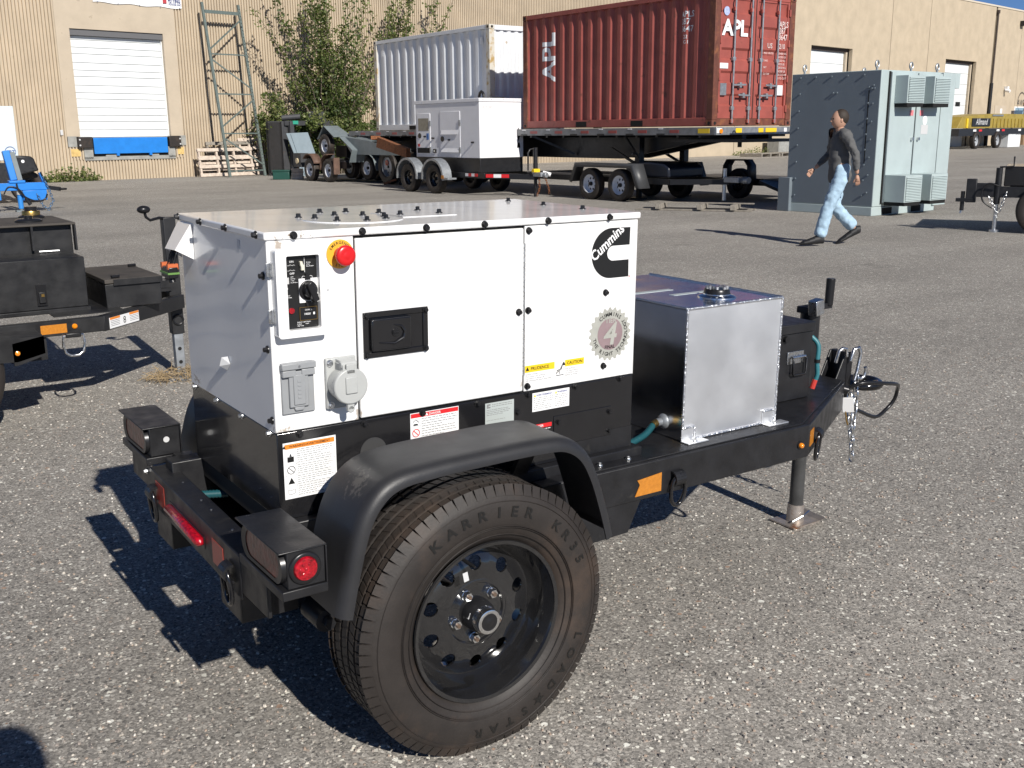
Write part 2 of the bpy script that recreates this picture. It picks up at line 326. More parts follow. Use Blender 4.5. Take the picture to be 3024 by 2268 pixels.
# near side: control strip, door, engine-end panel
strip=MB().box(.0005,.2115,0,.02,ZB,1.259).build('control_side_panel',M_white,GT,bevel=.0025)
endp=MB().box(.6975,L_,0,.02,ZB,1.2535).build('engine_side_panel',M_white,GT,bevel=.0025)
door=MB().box(.2155,.6925,-.003,.018,ZB+.003,1.2485).build('access_door',M_white,GT,bevel=.004,seg=3)
hz=MB()
for k in range(28): 
    z=.86+k*.0125; hz.cyl((.695,-.001,z),(.695,-.001,z+.0115),.0032,n=8)
hz.build('piano_hinge',M_zinc,GT)
rearp=MB()
# rear panel as a grid with a slight dent
ny,nz=16,12
gv=[]
for j in range(nz+1):
    for i in range(ny+1):
        y=.0015+(W_-.003)*i/ny; z=ZB+(1.259-ZB)*j/nz
        dx=.0007*math.sin(y*17+z*9)*math.sin(z*14)+(.003 if False else 0)
        edge=min(i,ny-i,j,nz-j); gv.append((dx if edge>0 else 0,y,z))
rearp.add(gv,[(j*(ny+1)+i,(j+1)*(ny+1)+i,(j+1)*(ny+1)+i+1,j*(ny+1)+i+1) for j in range(nz) for i in range(ny)])
rear=rearp.build('rear_panel',M_white,GT,angle=60)
MB().box(L_-.004,L_+.001,.0015,W_-.0015,ZB,1.2525).build('front_panel',M_white,GT)
MB().box(.01,L_-.01,W_-.015,W_,ZB,1.255).build('far_side_panel',M_white,GT)
# lid with folded rim
lid=MB().box(-.006,L_+.006,-.006,W_+.006,1.2555,ZT).build('lid',M_white,GT,bevel=.004,seg=3)
for x in(.063,.232,.402,.569,.766,.973): bolt(lid,(x,-.006,1.264),(0,-1,0))
for y in(.595,.416,.235,.04): bolt(lid,(-.006,y,1.265),(-1,0,0))
tz=ZT
MB().cyl((.315,.212,tz),(.315,.212,tz+.0018),.128,n=56).build('round_cover_plate',M_white,lid)
MB().box(.428,.60,.175,.335,tz,tz+.0018).build('hatch_plate',M_white,lid,bevel=.0006)
for x,y in((.229,.25),(.249,.164),(.315,.133),(.381,.158),(.404,.213),(.309,.306),(.372,.27)): bolt(lid,(x,y,tz+.0018),(0,0,1))
for x,y in((.212,.312),(.322,.426),(.391,.41),(1.008,.53),(1.003,.338),(1.01,.158)): bolt(lid,(x,y,tz),(0,0,1))
for x,y in((.445,.32),(.468,.244),(.577,.344),(.582,.236)): bolt(lid,(x,y,tz+.0018),(0,0,1))
# rear panel bolts, small tear, dimple
for y,z in((.024,1.175),(.019,1.008),(.014,.842)): bolt(rear,(-.001,y,z),(-1,0,0))
pt=MB().add([(-.001,.30,.905),(-.001,.275,.925),(-.001,.29,.942),(-.012,.305,.938),(-.016,.312,.915)],[(0,1,2,3,4)]).build('torn_flap',M_white,rear,angle=0)
MB().box(-.0015,0,.16,.176,1.218,1.242).build('paper_tag',M_palegrey,rear)
for x,z in((.709,1.241),(.709,1.033),(.971,1.058),(.969,.851),(.708,.828)): bolt(endp,(x,0,z),(0,-1,0))
bolt(door,(.677,-.003,1.032),(0,-1,0))
# --- door paddle handle
hf=MB(); X0,X1,Z0,Z1=.227,.403,.9625,1.0735
yf=-.0075
hf.box(X0,X1,yf,-.003,Z1-.014,Z1).box(X0,X1,yf,-.003,Z0,Z0+.014).box(X0,X0+.014,yf,-.003,Z0+.014,Z1-.014).box(X1-.014,X1,yf,-.003,Z0+.014,Z1-.014)
hfo=hf.build('handle_frame',M_black,door,bevel=.0015)
MB().box(X0+.012,X1-.012,-.0035,-.0025,Z0+.012,Z1-.012).build('handle_recess',M_black,door)
pd=MB(); pd.prism([(X0+.016,-.004),(X0+.018,-.017),(X0+.06,-.02),(X0+.115,-.019),(X0+.124,-.016),(X0+.126,-.004)],2,Z0+.017,Z1-.017)
pd.build('handle_paddle',M_black,door,bevel=.003,seg=3)
cr_=MB(); cr_.tube([(X0+.035,-.0195,1.0),(X0+.075,-.0215,.996),(X0+.099,-.021,1.007),(X0+.104,-.0205,1.022),(X0+.094,-.0205,1.036),(X0+.075,-.02,1.041)],[.0012,.0032,.004,.004,.003,.0012],8)
cr_.build('finger_crescent',M_black,door)
MB().cyl((X0+.078,-.018,1.022),(X0+.078,-.0235,1.022),.0095,.009,20).build('key_lock',M_bolt,door)
mk=MB().box(X0+.0715,X0+.0845,-.0265,-.0235,1.0205,1.0235).build('key_slot_cover',M_bolt,door)
for x,z in((X0+.008,Z0+.008),(X1-.008,Z0+.008),(X0+.008,Z1-.008),(X1-.008,Z1-.008)): inst('rivet',BOLTS,door,zaxis((x,-.0075,z),(0,-1,0)))
# --- control box
CB=MB()
def rrect(x0,x1,z0,z1,r,n=5):
    P=[]
    for cx,cz,a in((x1-r,z1-r,0),(x0+r,z1-r,90),(x0+r,z0+r,180),(x1-r,z0+r,270)):
        for k in range(n+1): t=R(a+90*k/n); P.append((cx+r*math.cos(t),cz+r*math.sin(t)))
    return P
def frame_prism(mb,outer,inner,y0,y1):
    # ring between two equal-length loops, extruded in y
    n=len(outer)
    o0=[(x,y0,z) for x,z in outer]; o1=[(x,y1,z) for x,z in outer]; i0=[(x,y0,z) for x,z in inner]; i1=[(x,y1,z) for x,z in inner]
    mb.ring(o0,i0); mb.ring(o1,o0); mb.ring(i0,i1)
CX0,CX1,CZ0,CZ1=.008,.128,1.038,1.238
frame_prism(CB,rrect(CX0,CX1,CZ0,CZ1,.009),rrect(.033,.111,1.0555,1.2215,.004),-.030,0)
CB=CB.build('control_box_cover',M_white,GT,bevel=.003,seg=3)
MB().box(.03,.114,-.014,-.012,1.05,1.226).build('control_face_plate',M_blackprint,CB)
yp=-.0145
# white inner plate stepped in front of the black plate
MB().box(.0655,.1108,-.0185,-.0142,1.113,1.168).build('switch_plate',M_white_plain,CB,bevel=.001)
MB().cyl((.0865,-.0185,1.141),(.0865,-.023,1.141),.0225,n=28).cyl((.0865,-.023,1.141),(.0865,-.04,1.141),.0165,.014,24).obox((.0865,-.042,1.141),(.0065,0,.004),(0,.009,0),(-.008,0,.0215)).build('selector_knob',M_bolt,CB,bevel=.002)
MB().prism([(.0795,1.165),(.0935,1.165),(.0905,1.178),(.0825,1.178)],1,-.02,-.0145).prism([(.0795,1.117),(.0935,1.117),(.0915,1.104),(.0815,1.104)],1,-.02,-.0145).build('knob_pointer',M_bolt,CB)
MB().prism([(.0705,1.187),(.0785,1.187),(.079,1.196),(.0745,1.204),(.0745,1.2075),(.0685,1.2075),(.0685,1.2),(.0705,1.195)],1,-.024,-.0145).build('toggle_switch',mat('ivory_plastic',(.7,.67,.55),.4),CB,bevel=.0012)
MB().box(.0815,.0825,yp-.0003,yp,1.182,1.215).build('marking_line',M_white_plain,CB)
tx=MB()
YD=(0,0,1); XD=(1,0,0)
def nt(mb,s,size,x,z,y=yp,al='L',bold=.01,sx=1): mb.text(s,size,(x,y-.0004,z),XD,YD,al,bold,sx)
nt(tx,'ON',.0065,.046,1.205); nt(tx,'OFF',.0065,.046,1.1785)
for z in(1.1985,1.187):
    tx.tube([(.041,yp,z),(.0455,yp,z),(.047,yp,z+.0015),(.05,yp,z+.0015),(.0515,yp,z),(.0545,yp,z),(.056,yp,z+.0015),(.059,yp,z)],.0004,4)
for k in range(3): nt(tx,('50 Amp','2 Pole','Main Breaker')[k],.0034,.086,1.2025-.0042*k)
for k in range(4): nt(tx,('120V','20 Amp','1 Pole','AC Breaker')[k],.0034,.0475,1.172-.0042*k)
nt(tx,'Start/',.004,.036,1.1305); nt(tx,'Preheat',.004,.036,1.1262)
nt(tx,'QUARTZ',.0042,.0862,1.0955,-.0172,'C'); nt(tx,'10020',.0062,.0835,1.0855,-.0172,'C',.02)
nt(tx,'Indicator Light Flashes',.0036,.059,1.0685); nt(tx,'Preheat          Rapid',.0034,.059,1.0643); nt(tx,'High Temp',.0034,.059,1.0602)
for x,z in((.0785,1.1695),(.0965,1.1695),(.0365,1.1475)): tx.tube([(x+.0036*math.cos(t*PI/6),yp,z+.0036*math.sin(t*PI/6)) for t in range(12)],.00055,4,True)
tx.build('lettering',M_white_plain,CB,angle=0)
MB().box(.034,.0435,yp-.0012,yp,1.158,1.1725).build('white_sticker',M_palegrey,CB)
MB().box(.0645,.108,-.0168,-.0142,1.0725,1.104).build('hour_meter',M_bolt,CB,bevel=.0015)
hm=MB(); 
for a,b_,c,d in((.065,.1075,1.1025,1.1035),(.065,.1075,1.073,1.074),(.065,.066,1.074,1.1025),(.1065,.1075,1.074,1.1025)): hm.box(a,b_,-.0172,-.0168,c,d)
hm.build('hour_meter_bezel',M_brass,CB); MB().box(.0975,.1015,-.0173,-.0168,1.085,1.0905).build('hour_meter_digit',M_white_plain,CB)
MB().cyl((.046,yp,1.0975),(.046,yp-.004,1.0975),.0066,n=20).build('indicator_lamp',M_redlens,CB)
for z in(1.192,1.087):
    h=MB().box(-.006,.0085,-.0115,-.009,z-.015,z+.015).cyl((.003,-.012,z-.015),(.003,-.012,z+.015),.0035,n=10).box(-.001,.0075,-.009,-.0005,z-.015,z+.015); h.build('hinge',M_zinc,CB,bevel=.0006)
MB().box(.128,.145,-.006,0,1.136,1.1465).box(.128,.138,-.012,-.006,1.139,1.1435).build('latch',M_white,CB,bevel=.001)
# --- emergency stop
ES=MB().cyl((.176,-.0005,1.215),(.176,-.003,1.215),.0335,n=48).build('emergency_stop_disc',M_yellow,GT)
es=MB().arc_text('EMERGENCY',.0088,(.176,-.0034,1.215),XD,YD,.0265,R(150),R(-15),.015); es.arc_text('STOP',.0088,(.176,-.0034,1.215),XD,YD,.0265,R(247),R(15),.015,True); es.build('lettering',M_blackprint,ES,angle=0)
MB().rev([(.016,0),(.016,.016),(.0195,.018),(.0225,.021),(.0238,.026),(.0235,.032),(.021,.035),(.012,.0358),(.0095,.0352),(.008,.0358),(0,.036)],(.176,-.003,1.2145),(0,-1,0),40).build('stop_button',M_red_btn,ES,angle=50)
# --- duplex outlet weather cover
OC=MB().box(.0175,.097,-.0065,0,.856,.977).build('outlet_cover_frame',M_grey_pl,GT,bevel=.002)
MB().box(.0155,.0985,-.0195,-.0065,.962,.977).box(.0175,.05,-.0165,-.0065,.945,.961).box(.064,.0965,-.0165,-.0065,.945,.961).build('flap_hinge_bar',M_grey_pl,OC,bevel=.002)
MB().prism([(.0335,.872),(.0805,.872),(.0805,.957),(.0335,.957)],1,-.0135,-.0065).prism([(.044,.872),(.07,.872),(.067,.863),(.047,.863)],1,-.0125,-.0065).build('flap',M_grey_pl,OC,bevel=.002)
MB().box(.043,.0715,-.0165,-.0135,.878,.949).build('flap_raised_panel',M_grey_pl,OC,bevel=.0015)
e=MB()
for k in range(5): e.box(.0525,.061,-.0175,-.0165,.893+.0095*k,.893+.0095*k+.0055)
e.build('embossed_mark',M_grey_pl,OC,bevel=.0004)
MB().cyl((.057,-.0066,.969),(.057,-.0205,.969),.003,n=10).build('screw',M_zinc,OC)
# --- round receptacle with spring cover
RC=MB().box(.1255,.203,-.012,0,.8545,.976).build('receptacle_plate',M_lgrey_pl,GT,bevel=.003)
MB().cyl((.166,-.012,.915),(.166,-.047,.915),.039,.041,40).build('receptacle_body',M_lgrey_pl,RC,bevel=.002)
cv=MB().cyl((.166,-.047,.915),(.166,-.06,.915),.0435,.0425,44).build('spring_cover',M_lgrey_pl,RC,bevel=.003)
MB().box(.151,.181,-.064,-.059,.8985,.9385).build('cover_raised_panel',M_lgrey_pl,RC,bevel=.002)
MB().box(.157,.175,-.056,-.045,.858,.882).cyl((.166,-.056,.86),(.166,-.045,.86),.009,n=20).build('pull_tab',M_lgrey_pl,RC,bevel=.002)
MB().cyl((.146,-.044,.965),(.186,-.044,.965),.0085,n=16).box(.148,.154,-.055,-.01,.94,.967).box(.178,.184,-.055,-.01,.94,.967).box(.155,.177,-.06,-.045,.945,.968).box(.15,.182,-.044,-.01,.961,.974).build('hinge_block',M_lgrey_pl,RC,bevel=.0015)
for x,z in((.135,.965),(.135,.864),(.194,.864)): inst('screw',BOLTZ,RC,zaxis((x,-.012,z),(0,-1,0)))
# --- maker's logo: black C with a white diagonal word
def arcpts(cx,cz,r,a0,a1,n): return [(cx+r*math.cos(R(a0+(a1-a0)*k/n)),cz+r*math.sin(R(a0+(a1-a0)*k/n))) for k in range(n+1)]
lx,lz=.987,1.166
out=[(1.0535,1.2335)]+arcpts(lx,1.1655,.0685,90,270,26)+[(1.0515,1.097),(1.0505,1.1445)]+arcpts(.9935,1.165,.0205,270,90,12)+[(1.0525,1.1855)]
lg=MB().add([(x,-.0009,z) for x,z in out],[tuple(range(len(out)))]).build('maker_logo',M_blackprint,GT,angle=0)
an=R(37.5)
MB().text('Cummins',.0395,(.9265,-.0014,1.1445),(math.cos(an),0,math.sin(an)),(-math.sin(an)*.9,0,math.cos(an)),'L',.022,.88).build('lettering',M_white_plain,lg,angle=0)
MB().text('®',.008,(1.053,-.001,1.094),XD,YD).build('registered_mark',M_redprint,lg,angle=0)
# --- cogged emission badge
gp_=[]
for k in range(96):
    a=2*PI*k/96; rr=.0755 if (k%4) in(0,1) else .0685; gp_.append((.991+rr*math.cos(a),.9395+rr*math.sin(a)))
bd=MB().add([(x,-.0008,z) for x,z in gp_],[tuple(range(96))]).build('cog_badge',M_silverprint,GT,angle=0)
MB().add([(.991+.045*math.cos(2*PI*k/48),-.0012,.9395+.045*math.sin(2*PI*k/48)) for k in range(48)],[tuple(range(48))]).build('badge_centre',M_mauve,bd,angle=0)
b4=MB(); b4.text('4',.088,(.987,-.0018,.9105),XD,(.18,0,1),'C',.02,1.05); b4.text('TIER',.0185,(.992,-.0018,.9715),XD,YD,'C',.02,1.1); b4.build('badge_numeral',M_silverprint,bd,angle=0)
bt=MB(); c0=(.991,-.0014,.9395); bt.arc_text('CUMMINS',.0155,c0,XD,YD,.0565,R(128),R(-12.5),.012); bt.arc_text('THE RIGHT TECHNOLOGY',.0155,c0,XD,YD,.0565,R(193),R(10.6),.012,True); bt.text('FINAL',.014,(.991,-.0018,.8985),XD,YD,'C',.012); bt.build('badge_lettering',M_blackprint,bd,angle=0)
# --- printed labels
def lines(mb,x0,x1,z0,z1,n,y,r,h=.3):
    dz=(z1-z0)/n
    for k in range(n):
        z=z1-dz*(k+.5); x=x0
        xe=x0+(x1-x0)*(r.uniform(.45,.8) if k%4==3 else r.uniform(.88,1))
        while x<xe:
            wl=min(r.uniform(.0035,.011),xe-x)
            mb.add([(x,y,z-dz*h/2),(x+wl,y,z-dz*h/2),(x+wl,y,z+dz*h/2),(x,y,z+dz*h/2)],[(0,1,2,3)]); x+=wl+.0018
def label(x0,x1,z0,z1,y=-.0006,name='warning_label',base=M_white_plain,edge=True,lab=None):
    o=MB().box(x0,x1,y,0,z0,z1).build(name,base,GT)
    if lab: o['label']=lab
    return o
r5=random.Random(5)
def header(o,x0,x1,z0,z1,m,txt,size,y=-.0006,tm=M_blackprint,tx0=None):
    MB().add([(x0,y-.0004,z0),(x1,y-.0004,z0),(x1,y-.0004,z1),(x0,y-.0004,z1)],[(0,1,2,3)]).build('label_header',m,o,angle=0)
    t=MB(); cx=tx0 or (x0+x1)/2; 
    t.text(txt,size,(cx,y-.0008,(z0+z1)/2-size*.34),XD,YD,'C',.012)
    wd=.33*size*len(txt); zc=(z0+z1)/2; t.add([(cx-wd-size*1.3,y-.0008,zc-size*.4),(cx-wd-size*.3,y-.0008,zc-size*.4),(cx-wd-size*.8,y-.0008,zc+size*.5)],[(0,1,2)])
    t.build('header_lettering',tm,o,angle=0)
def body(o,x0,x1,z0,z1,n,y=-.0006,m=M_greyprint): 
    b=MB(); lines(b,x0,x1,z0,z1,n,y-.0005,r5); b.build('small_print',m,o,angle=0)
def rule(o,segs,y=-.0006):
    b=MB()
    for x0,x1,z0,z1 in segs: b.add([(x0,y-.0004,z0),(x1,y-.0004,z0),(x1,y-.0004,z1),(x0,y-.0004,z1)],[(0,1,2,3)])
    b.build('label_rules',M_greyprint,o,angle=0)
wl_=label(.0145,.1475,.65,.7875,-.0026,lab='large white warning label with orange header'); yW=-.0026
header(wl_,.0185,.1435,.772,.7835,M_orange,'WARNING/AVERTISSEMENT',.0083,yW)
x0,x1=.0185,.1435
rule(wl_,[(x0,x1,.7335,.734),(x0,x1,.707,.7075),(x0,x1,.681,.6815),(.0455,.046,.654,.772),(x0,x0+.0005,.654,.784),(x1-.0005,x1,.654,.784),(x0,x1,.654,.6545)],yW)
for a,b_ in((.7345,.771),(.708,.733),(.682,.7065),(.655,.6805)): body(wl_,.048,.1415,a,b_,7 if b_>.75 else 5,yW)
pic=MB(); yy=yW-.0006
pic.add([(.024,yy,.74),(.040,yy,.74),(.040,yy,.753),(.024,yy,.753)],[(0,1,2,3)]).add([(.029,yy,.7535),(.035,yy,.7535),(.032,yy,.7615)],[(0,1,2)])
pic.tube([(.0325+.0095*math.cos(t*PI/8),yy,.7205+.0095*math.sin(t*PI/8)) for t in range(16)],.0008,4,True).obox((.0325,yy,.7205),(.0066,0,-.0066),(0,.0002,0),(.0005,0,.0005))
pic.add([(.0235,yy,.6865),(.0405,yy,.6865),(.032,yy,.702)],[(0,1,2)]).tube([(.0235,yy,.663),(.032,yy,.661),(.0405,yy,.663),(.0405,yy,.673),(.032,yy,.671),(.0235,yy,.673)],.0005,4,True)
pic.build('pictograms',M_blackprint,wl_,angle=0)
dl=label(.3505,.4915,.70,.807,-.0026,'danger_label',lab='white danger label with red header on the black skirt'); header(dl,.352,.490,.7945,.8055,M_redprint,'DANGER',.0085,yW,M_white_plain)
rule(dl,[(.38,.3805,.702,.7945),(.352,.38,.772,.7725),(.352,.38,.737,.7375),(.352,.38,.717,.7175)],yW); body(dl,.3825,.489,.703,.793,14,yW)
pic=MB(); pic.tube([(.366+.0098*math.cos(t*PI/10),yy,.755+.0098*math.sin(t*PI/10)) for t in range(20)],.0011,4,True).obox((.366,yy,.755),(.0068,0,-.0068),(0,.0002,0),(.0008,0,.0008)); pic.build('prohibition_sign',M_redprint,dl,angle=0)
pic=MB(); pic.tube([(.356,yy,.724),(.362,yy,.731),(.368,yy,.729),(.374,yy,.734)],.0012,4).tube([(.358,yy,.784),(.366,yy,.79),(.374,yy,.782)],.0009,4).add([(.358,yy,.7745),(.373,yy,.7745),(.370,yy,.779),(.36,yy,.779)],[(0,1,2,3)]); pic.build('pictograms',M_blackprint,dl,angle=0)
pp=label(.573,.664,.7275,.80,-.0026,'data_plate',M_plate,lab='silver green data plate'); bb=MB(); lines(bb,.594,.66,.787,.797,2,yW-.0005,r5); lines(bb,.577,.655,.765,.783,4,yW-.0005,r5,.3); lines(bb,.577,.66,.7355,.742,2,yW-.0005,r5); lines(bb,.577,.64,.751,.754,1,yW-.0005,r5); 
bb.add([(.578,yW-.0006,.786),(.589,yW-.0006,.786),(.589,yW-.0006,.79),(.583,yW-.0006,.79),(.583,yW-.0006,.793),(.589,yW-.0006,.793),(.589,yW-.0006,.797),(.578,yW-.0006,.797)],[tuple(range(8))]); bb.build('small_print',M_greyprint,pp,angle=0)
av=label(.7245,.8495,.754,.806,-.0026,'warning_label',lab='small white two-column warning label'); at=MB(); at.text('AVERTISSEMENT',.0072,(.737,yW-.0006,.7965),XD,YD,'L',.012); at.text('WARNING',.0072,(.8075,yW-.0006,.7965),XD,YD,'L',.012); at.build('header_lettering',mat('blue_print',(.08,.1,.28),.4),av,angle=0)
at=MB()
for x in(.7285,.7995): at.add([(x,yW-.0006,.795),(x+.0075,yW-.0006,.795),(x+.00375,yW-.0006,.803)],[(0,1,2)])
at.build('warning_triangles',M_yellow2,av,angle=0); body(av,.728,.795,.758,.794,7,yW); body(av,.7985,.846,.758,.794,7,yW)
ct=label(.7,.9005,.838,.8855,-.0006,'caution_label',lab='white caution label with yellow headers'); 
header(ct,.7,.7985,.865,.884,M_yellow2,'PRUDENCE',.012); header(ct,.834,.9,.866,.8845,M_yellow2,'CAUTION',.012)
ctx=MB()
for k,s in enumerate(('Surface chaude.','Peut causer des brûlures.','Permettre un temps de','refroidissement avant l\'entretien.')): ctx.text(s,.0066,(.702,-.0011,.8575-.0058*k),XD,YD,'L')
for k,s in enumerate(('Hot surfaces.','Can cause burns.','Let surfaces cool','before servicing.')): ctx.text(s,.0066,(.8345,-.0011,.8575-.0058*k),XD,YD,'L')
ctx.build('small_print',M_greyprint,ct,angle=0)
hn=MB(); hn.tube([(.804,-.0012,.852),(.812,-.0012,.857),(.82,-.0012,.862),(.828,-.0012,.879)],[.0015,.0028,.003,.0008],5).tube([(.806,-.0012,.858),(.82,-.0012,.862)],.001,4).tube([(.806,-.0012,.853),(.806,-.0012,.848)],.0008,4).tube([(.814,-.0012,.858),(.816,-.0012,.848)],.0008,4).tube([(.804,-.0012,.8445),(.829,-.0012,.8445)],.001,4); hn.build('hand_pictogram',M_blackprint,ct,angle=0)
# --- black base skirt
BS=MB().box(.001,L_-.001,-.002,W_-.001,.60,ZB-.0015).build('base_skirt',M_black,GT,bevel=.002)
for x,z in((.224,.803),(.385,.805),(.549,.805),(.709,.806),(.869,.806),(1.029,.807),(.675,.763),(.811,.713),(.992,.715),(.993,.659),(.672,.721),(.057,.804)): bolt(BS,(x,-.0022,z),(0,-1,0))
for y,z in((.574,.805),(.399,.805),(.219,.805),(.039,.805)): bolt(BS,(.001,y,z),(-1,0,0),BOLTZ)
MB().box(.797,1.001,-.0045,-.002,.645,.731).build('access_plate',M_black,BS,bevel=.001)
MB().cyl((.246,-.002,.728),(.246,-.0045,.728),.036,n=40).build('round_plug',mat('dull_rubber_plug',(.035,.035,.036),.7),BS)
d2=MB().box(.70,.79,-.0026,-.002,.672,.717).build('danger_label',M_blackprint,GT); header(d2,.70,.79,.7055,.717,M_redprint,'DANGER',.0085,yW,M_white_plain); body(d2,.703,.787,.673,.7045,5,yW,M_white_plain)
kb=MB().box(.496,.562,-.0026,-.002,.71,.745).build('emission_label',M_blackprint,GT); kt=MB(); kt.text('Kubota',.013,(.499,yW-.0006,.7175),XD,YD,'L',.025); kt.build('lettering',M_yellow2,kb,angle=0); body(kb,.499,.56,.7275,.744,4,yW,M_palegrey)
# hood on the far rear corner with a wire pigtail
hd=MB().add([(-.001,.5,1.252),(-.001,.5,1.161),(-.05,.5,1.188),(-.001,.602,1.252),(-.001,.602,1.156),(-.045,.602,1.183),(-.006,.5,1.252),(-.006,.602,1.252)],[(0,6,2,1),(3,4,5,7),(6,7,5,2),(0,3,7,6)])
hd.build('cable_hood',M_white,GT,angle=20)
wr=MB(); rw=random.Random(2)
for k in range(8):
    y=.525+.0075*k; wr.tube([(-.03,y+.01,1.185),(-.042+rw.uniform(-.004,.004),y+.006,1.165),(-.05+rw.uniform(-.003,.003),y,1.146)],.0013,5)
wr.build('pigtail_wires',M_bolt,GT)
cn=MB().box(-.064,-.038,.52,.588,1.112,1.142).build('wire_connector',M_bolt,GT,bevel=.003)
MB().box(-.066,-.036,.518,.59,1.123,1.128).build('connector_seal',mat('green_rubber',(.12,.25,.06),.5),cn); MB().box(-.0645,-.0375,.521,.534,1.136,1.15).build('connector_clip',mat('orange_plastic',(.55,.13,.04),.5),cn); MB().box(-.0645,-.0375,.572,.587,1.136,1.15).build('connector_clip',bpy.data.materials['orange_plastic'],cn); MB().cyl((-.052,.54,1.115),(-.05,.535,1.1),.009,n=12).build('connector_boot',M_bolt,cn)
# --- frame: side rails, deck plates, cross members
ry0,ry1=-.086,.686; cy=.30
def rail(name,y,s):
    b=MB(); b.prism([(-.085,.46),(1.77,.46),(1.77,.57),(-.085,.57)],1,y,y+s*.006) 
    b.box(-.085,1.77,min(y,y+s*.05),max(y,y+s*.05),.564,.570).box(-.085,1.77,min(y,y+s*.05),max(y,y+s*.05),.46,.466)
    return b.build(name,M_satin,GT)
rail('side_rail',-.0,1) if False else None
nr=MB(); nr.box(.70,1.772,ry0,ry0+.006,.461,.5705).box(.70,1.772,ry0+.006,ry0+.05,.5645,.5705).box(.70,1.772,ry0+.006,ry0+.05,.461,.467); nr=nr.build('side_rail',M_satin,GT,bevel=.003)
fr=MB(); fr.box(.70,1.772,ry1-.006,ry1,.461,.5705).box(.70,1.772,ry1-.05,ry1-.006,.5645,.5705).build('side_rail',M_satin,GT,bevel=.003)
inr=MB(); 
MB().box(-.08,1.1,-.03,.03,.45,.60).build('main_beam',M_satin,GT,bevel=.003); MB().box(-.08,1.1,.57,.63,.45,.60).build('main_beam',M_satin,GT,bevel=.003)
for ya in(.06,.60): MB().box(-.085,.06,ya,ya+.006,.335,.462).box(-.085,.06,ya+.14,ya+.146,.335,.462).box(-.085,.06,ya+.006,ya+.14,.456,.462).box(-.085,-.079,ya+.006,ya+.14,.335,.456).build('bumper_bracket',M_satin,GT,bevel=.002)
# deck plate (hexagonal towards the hitch)
dk=MB().prism([(1.085,ry0+.012),(1.75,ry0+.012),(2.34,.235),(2.34,.365),(1.75,ry1-.012),(1.085,ry1-.012)],2,.5705,.5755).build('deck_plate',M_satin,GT,bevel=.001)
MB().box(.86,1.083,ry0+.01,.0,.5705,.5765).build('step_plate',M_satin,GT,bevel=.001)
for x,y in((.93,-.045),(1.035,-.045)): inst('bolt',BOLTZ,dk,zaxis((x,y,.577),(0,0,1)))
MB().box(.86,1.08,-.003,.012,.60-.03,.66).build('skirt_step',M_satin,GT)
# angled tongue rails
for s,ya,yb in((1,ry0,.228),(-1,ry1,.372)):
    a=V(1.772,ya,0); b_=V(2.35,yb,0); d=(b_-a).normalized(); n=V(-d.y,d.x,0)*s
    t=MB().prism([(a.x,a.y),(b_.x,b_.y),(b_.x+n.x*.045,b_.y+n.y*.045),(a.x+n.x*.045,a.y+n.y*.045)],2,.461,.5705).build('tongue_rail',M_satin,GT,bevel=.004)
# drop gusset below the near rail by the fender
MB().prism([(.86,.461),(1.055,.461),(1.01,.37),(.83,.365),(.78,.461)],1,ry0+.004,ry0+.01).build('drop_gusset',M_satin,GT)
# amber reflector, marker lamp, tie-down rings
MB().prism([(1.035,.523),(1.128,.531),(1.128,.475),(1.028,.475),(1.045,.508)],1,ry0-.002,ry0-.0005).build('amber_reflector',M_amber,GT)
def mini_lamp(x,y,z,d,nm=M_amberlens):
    o=MB(); o.cyl((x,y,z),V(x,y,z)+V(d)*.004,.013,n=20); o=o.build('marker_lamp_grommet',M_bolt,GT)
    MB().rev([(.009,0),(.009,.006),(.006,.011),(0,.013)],V(x,y,z)+V(d)*.003,d,20).build('marker_lens',nm,o,angle=60)
mini_lamp(1.73,ry0,.508,(0,-1,0))
def tiering(x,y,z,nrm,along,rr=.028,hh=.036):
    # welded loop holding an oblong ring
    nrm,along=V(nrm),V(along); up=V(0,0,1); c=V(x,y,z)
    lp_=MB(); 
    P=[c+nrm*(.003+.022*math.sin(t*PI/8))+up*(.02*math.cos(t*PI/8)) for t in range(9)]
    for k in range(8): lp_.obox((P[k]+P[k+1])/2,(P[k+1]-P[k])/2*1.1,along*.02,nrm.cross(along)*0+((P[k+1]-P[k]).cross(along).normalized())*.003)
    o=lp_.build('tie_down_loop',M_satin,GT)
    rc=c+nrm*.013-up*(hh)
    Q=[]
    for t in range(24):
        a=2*PI*t/24; Q.append(rc+along*(rr*math.cos(a)*(1 if abs(math.sin(a))<.8 else .97))+up*((hh+.012)*math.sin(a)*1.0)+nrm*(.004*math.sin(a)))
    MB().tube(Q,.0062,8,True).build('tie_down_ring',M_black,o,angle=60)
tiering(1.185,ry0,.505,(0,-1,0),(1,0,0))
d_=(V(2.35,.228,0)-V(1.772,ry0,0)).normalized(); n_=V(d_.y,-d_.x,0)
p_=V(1.772,ry0,0)+d_*.10; tiering(p_.x,p_.y,.51,n_,d_)
p_=V(1.772,ry0,0)+d_*.045; MB().obox((p_.x+n_.x*.0012,p_.y+n_.y*.0012,.517),d_*.027,n_*.001,(0,0,.026)).build('amber_reflector',M_amber,GT)
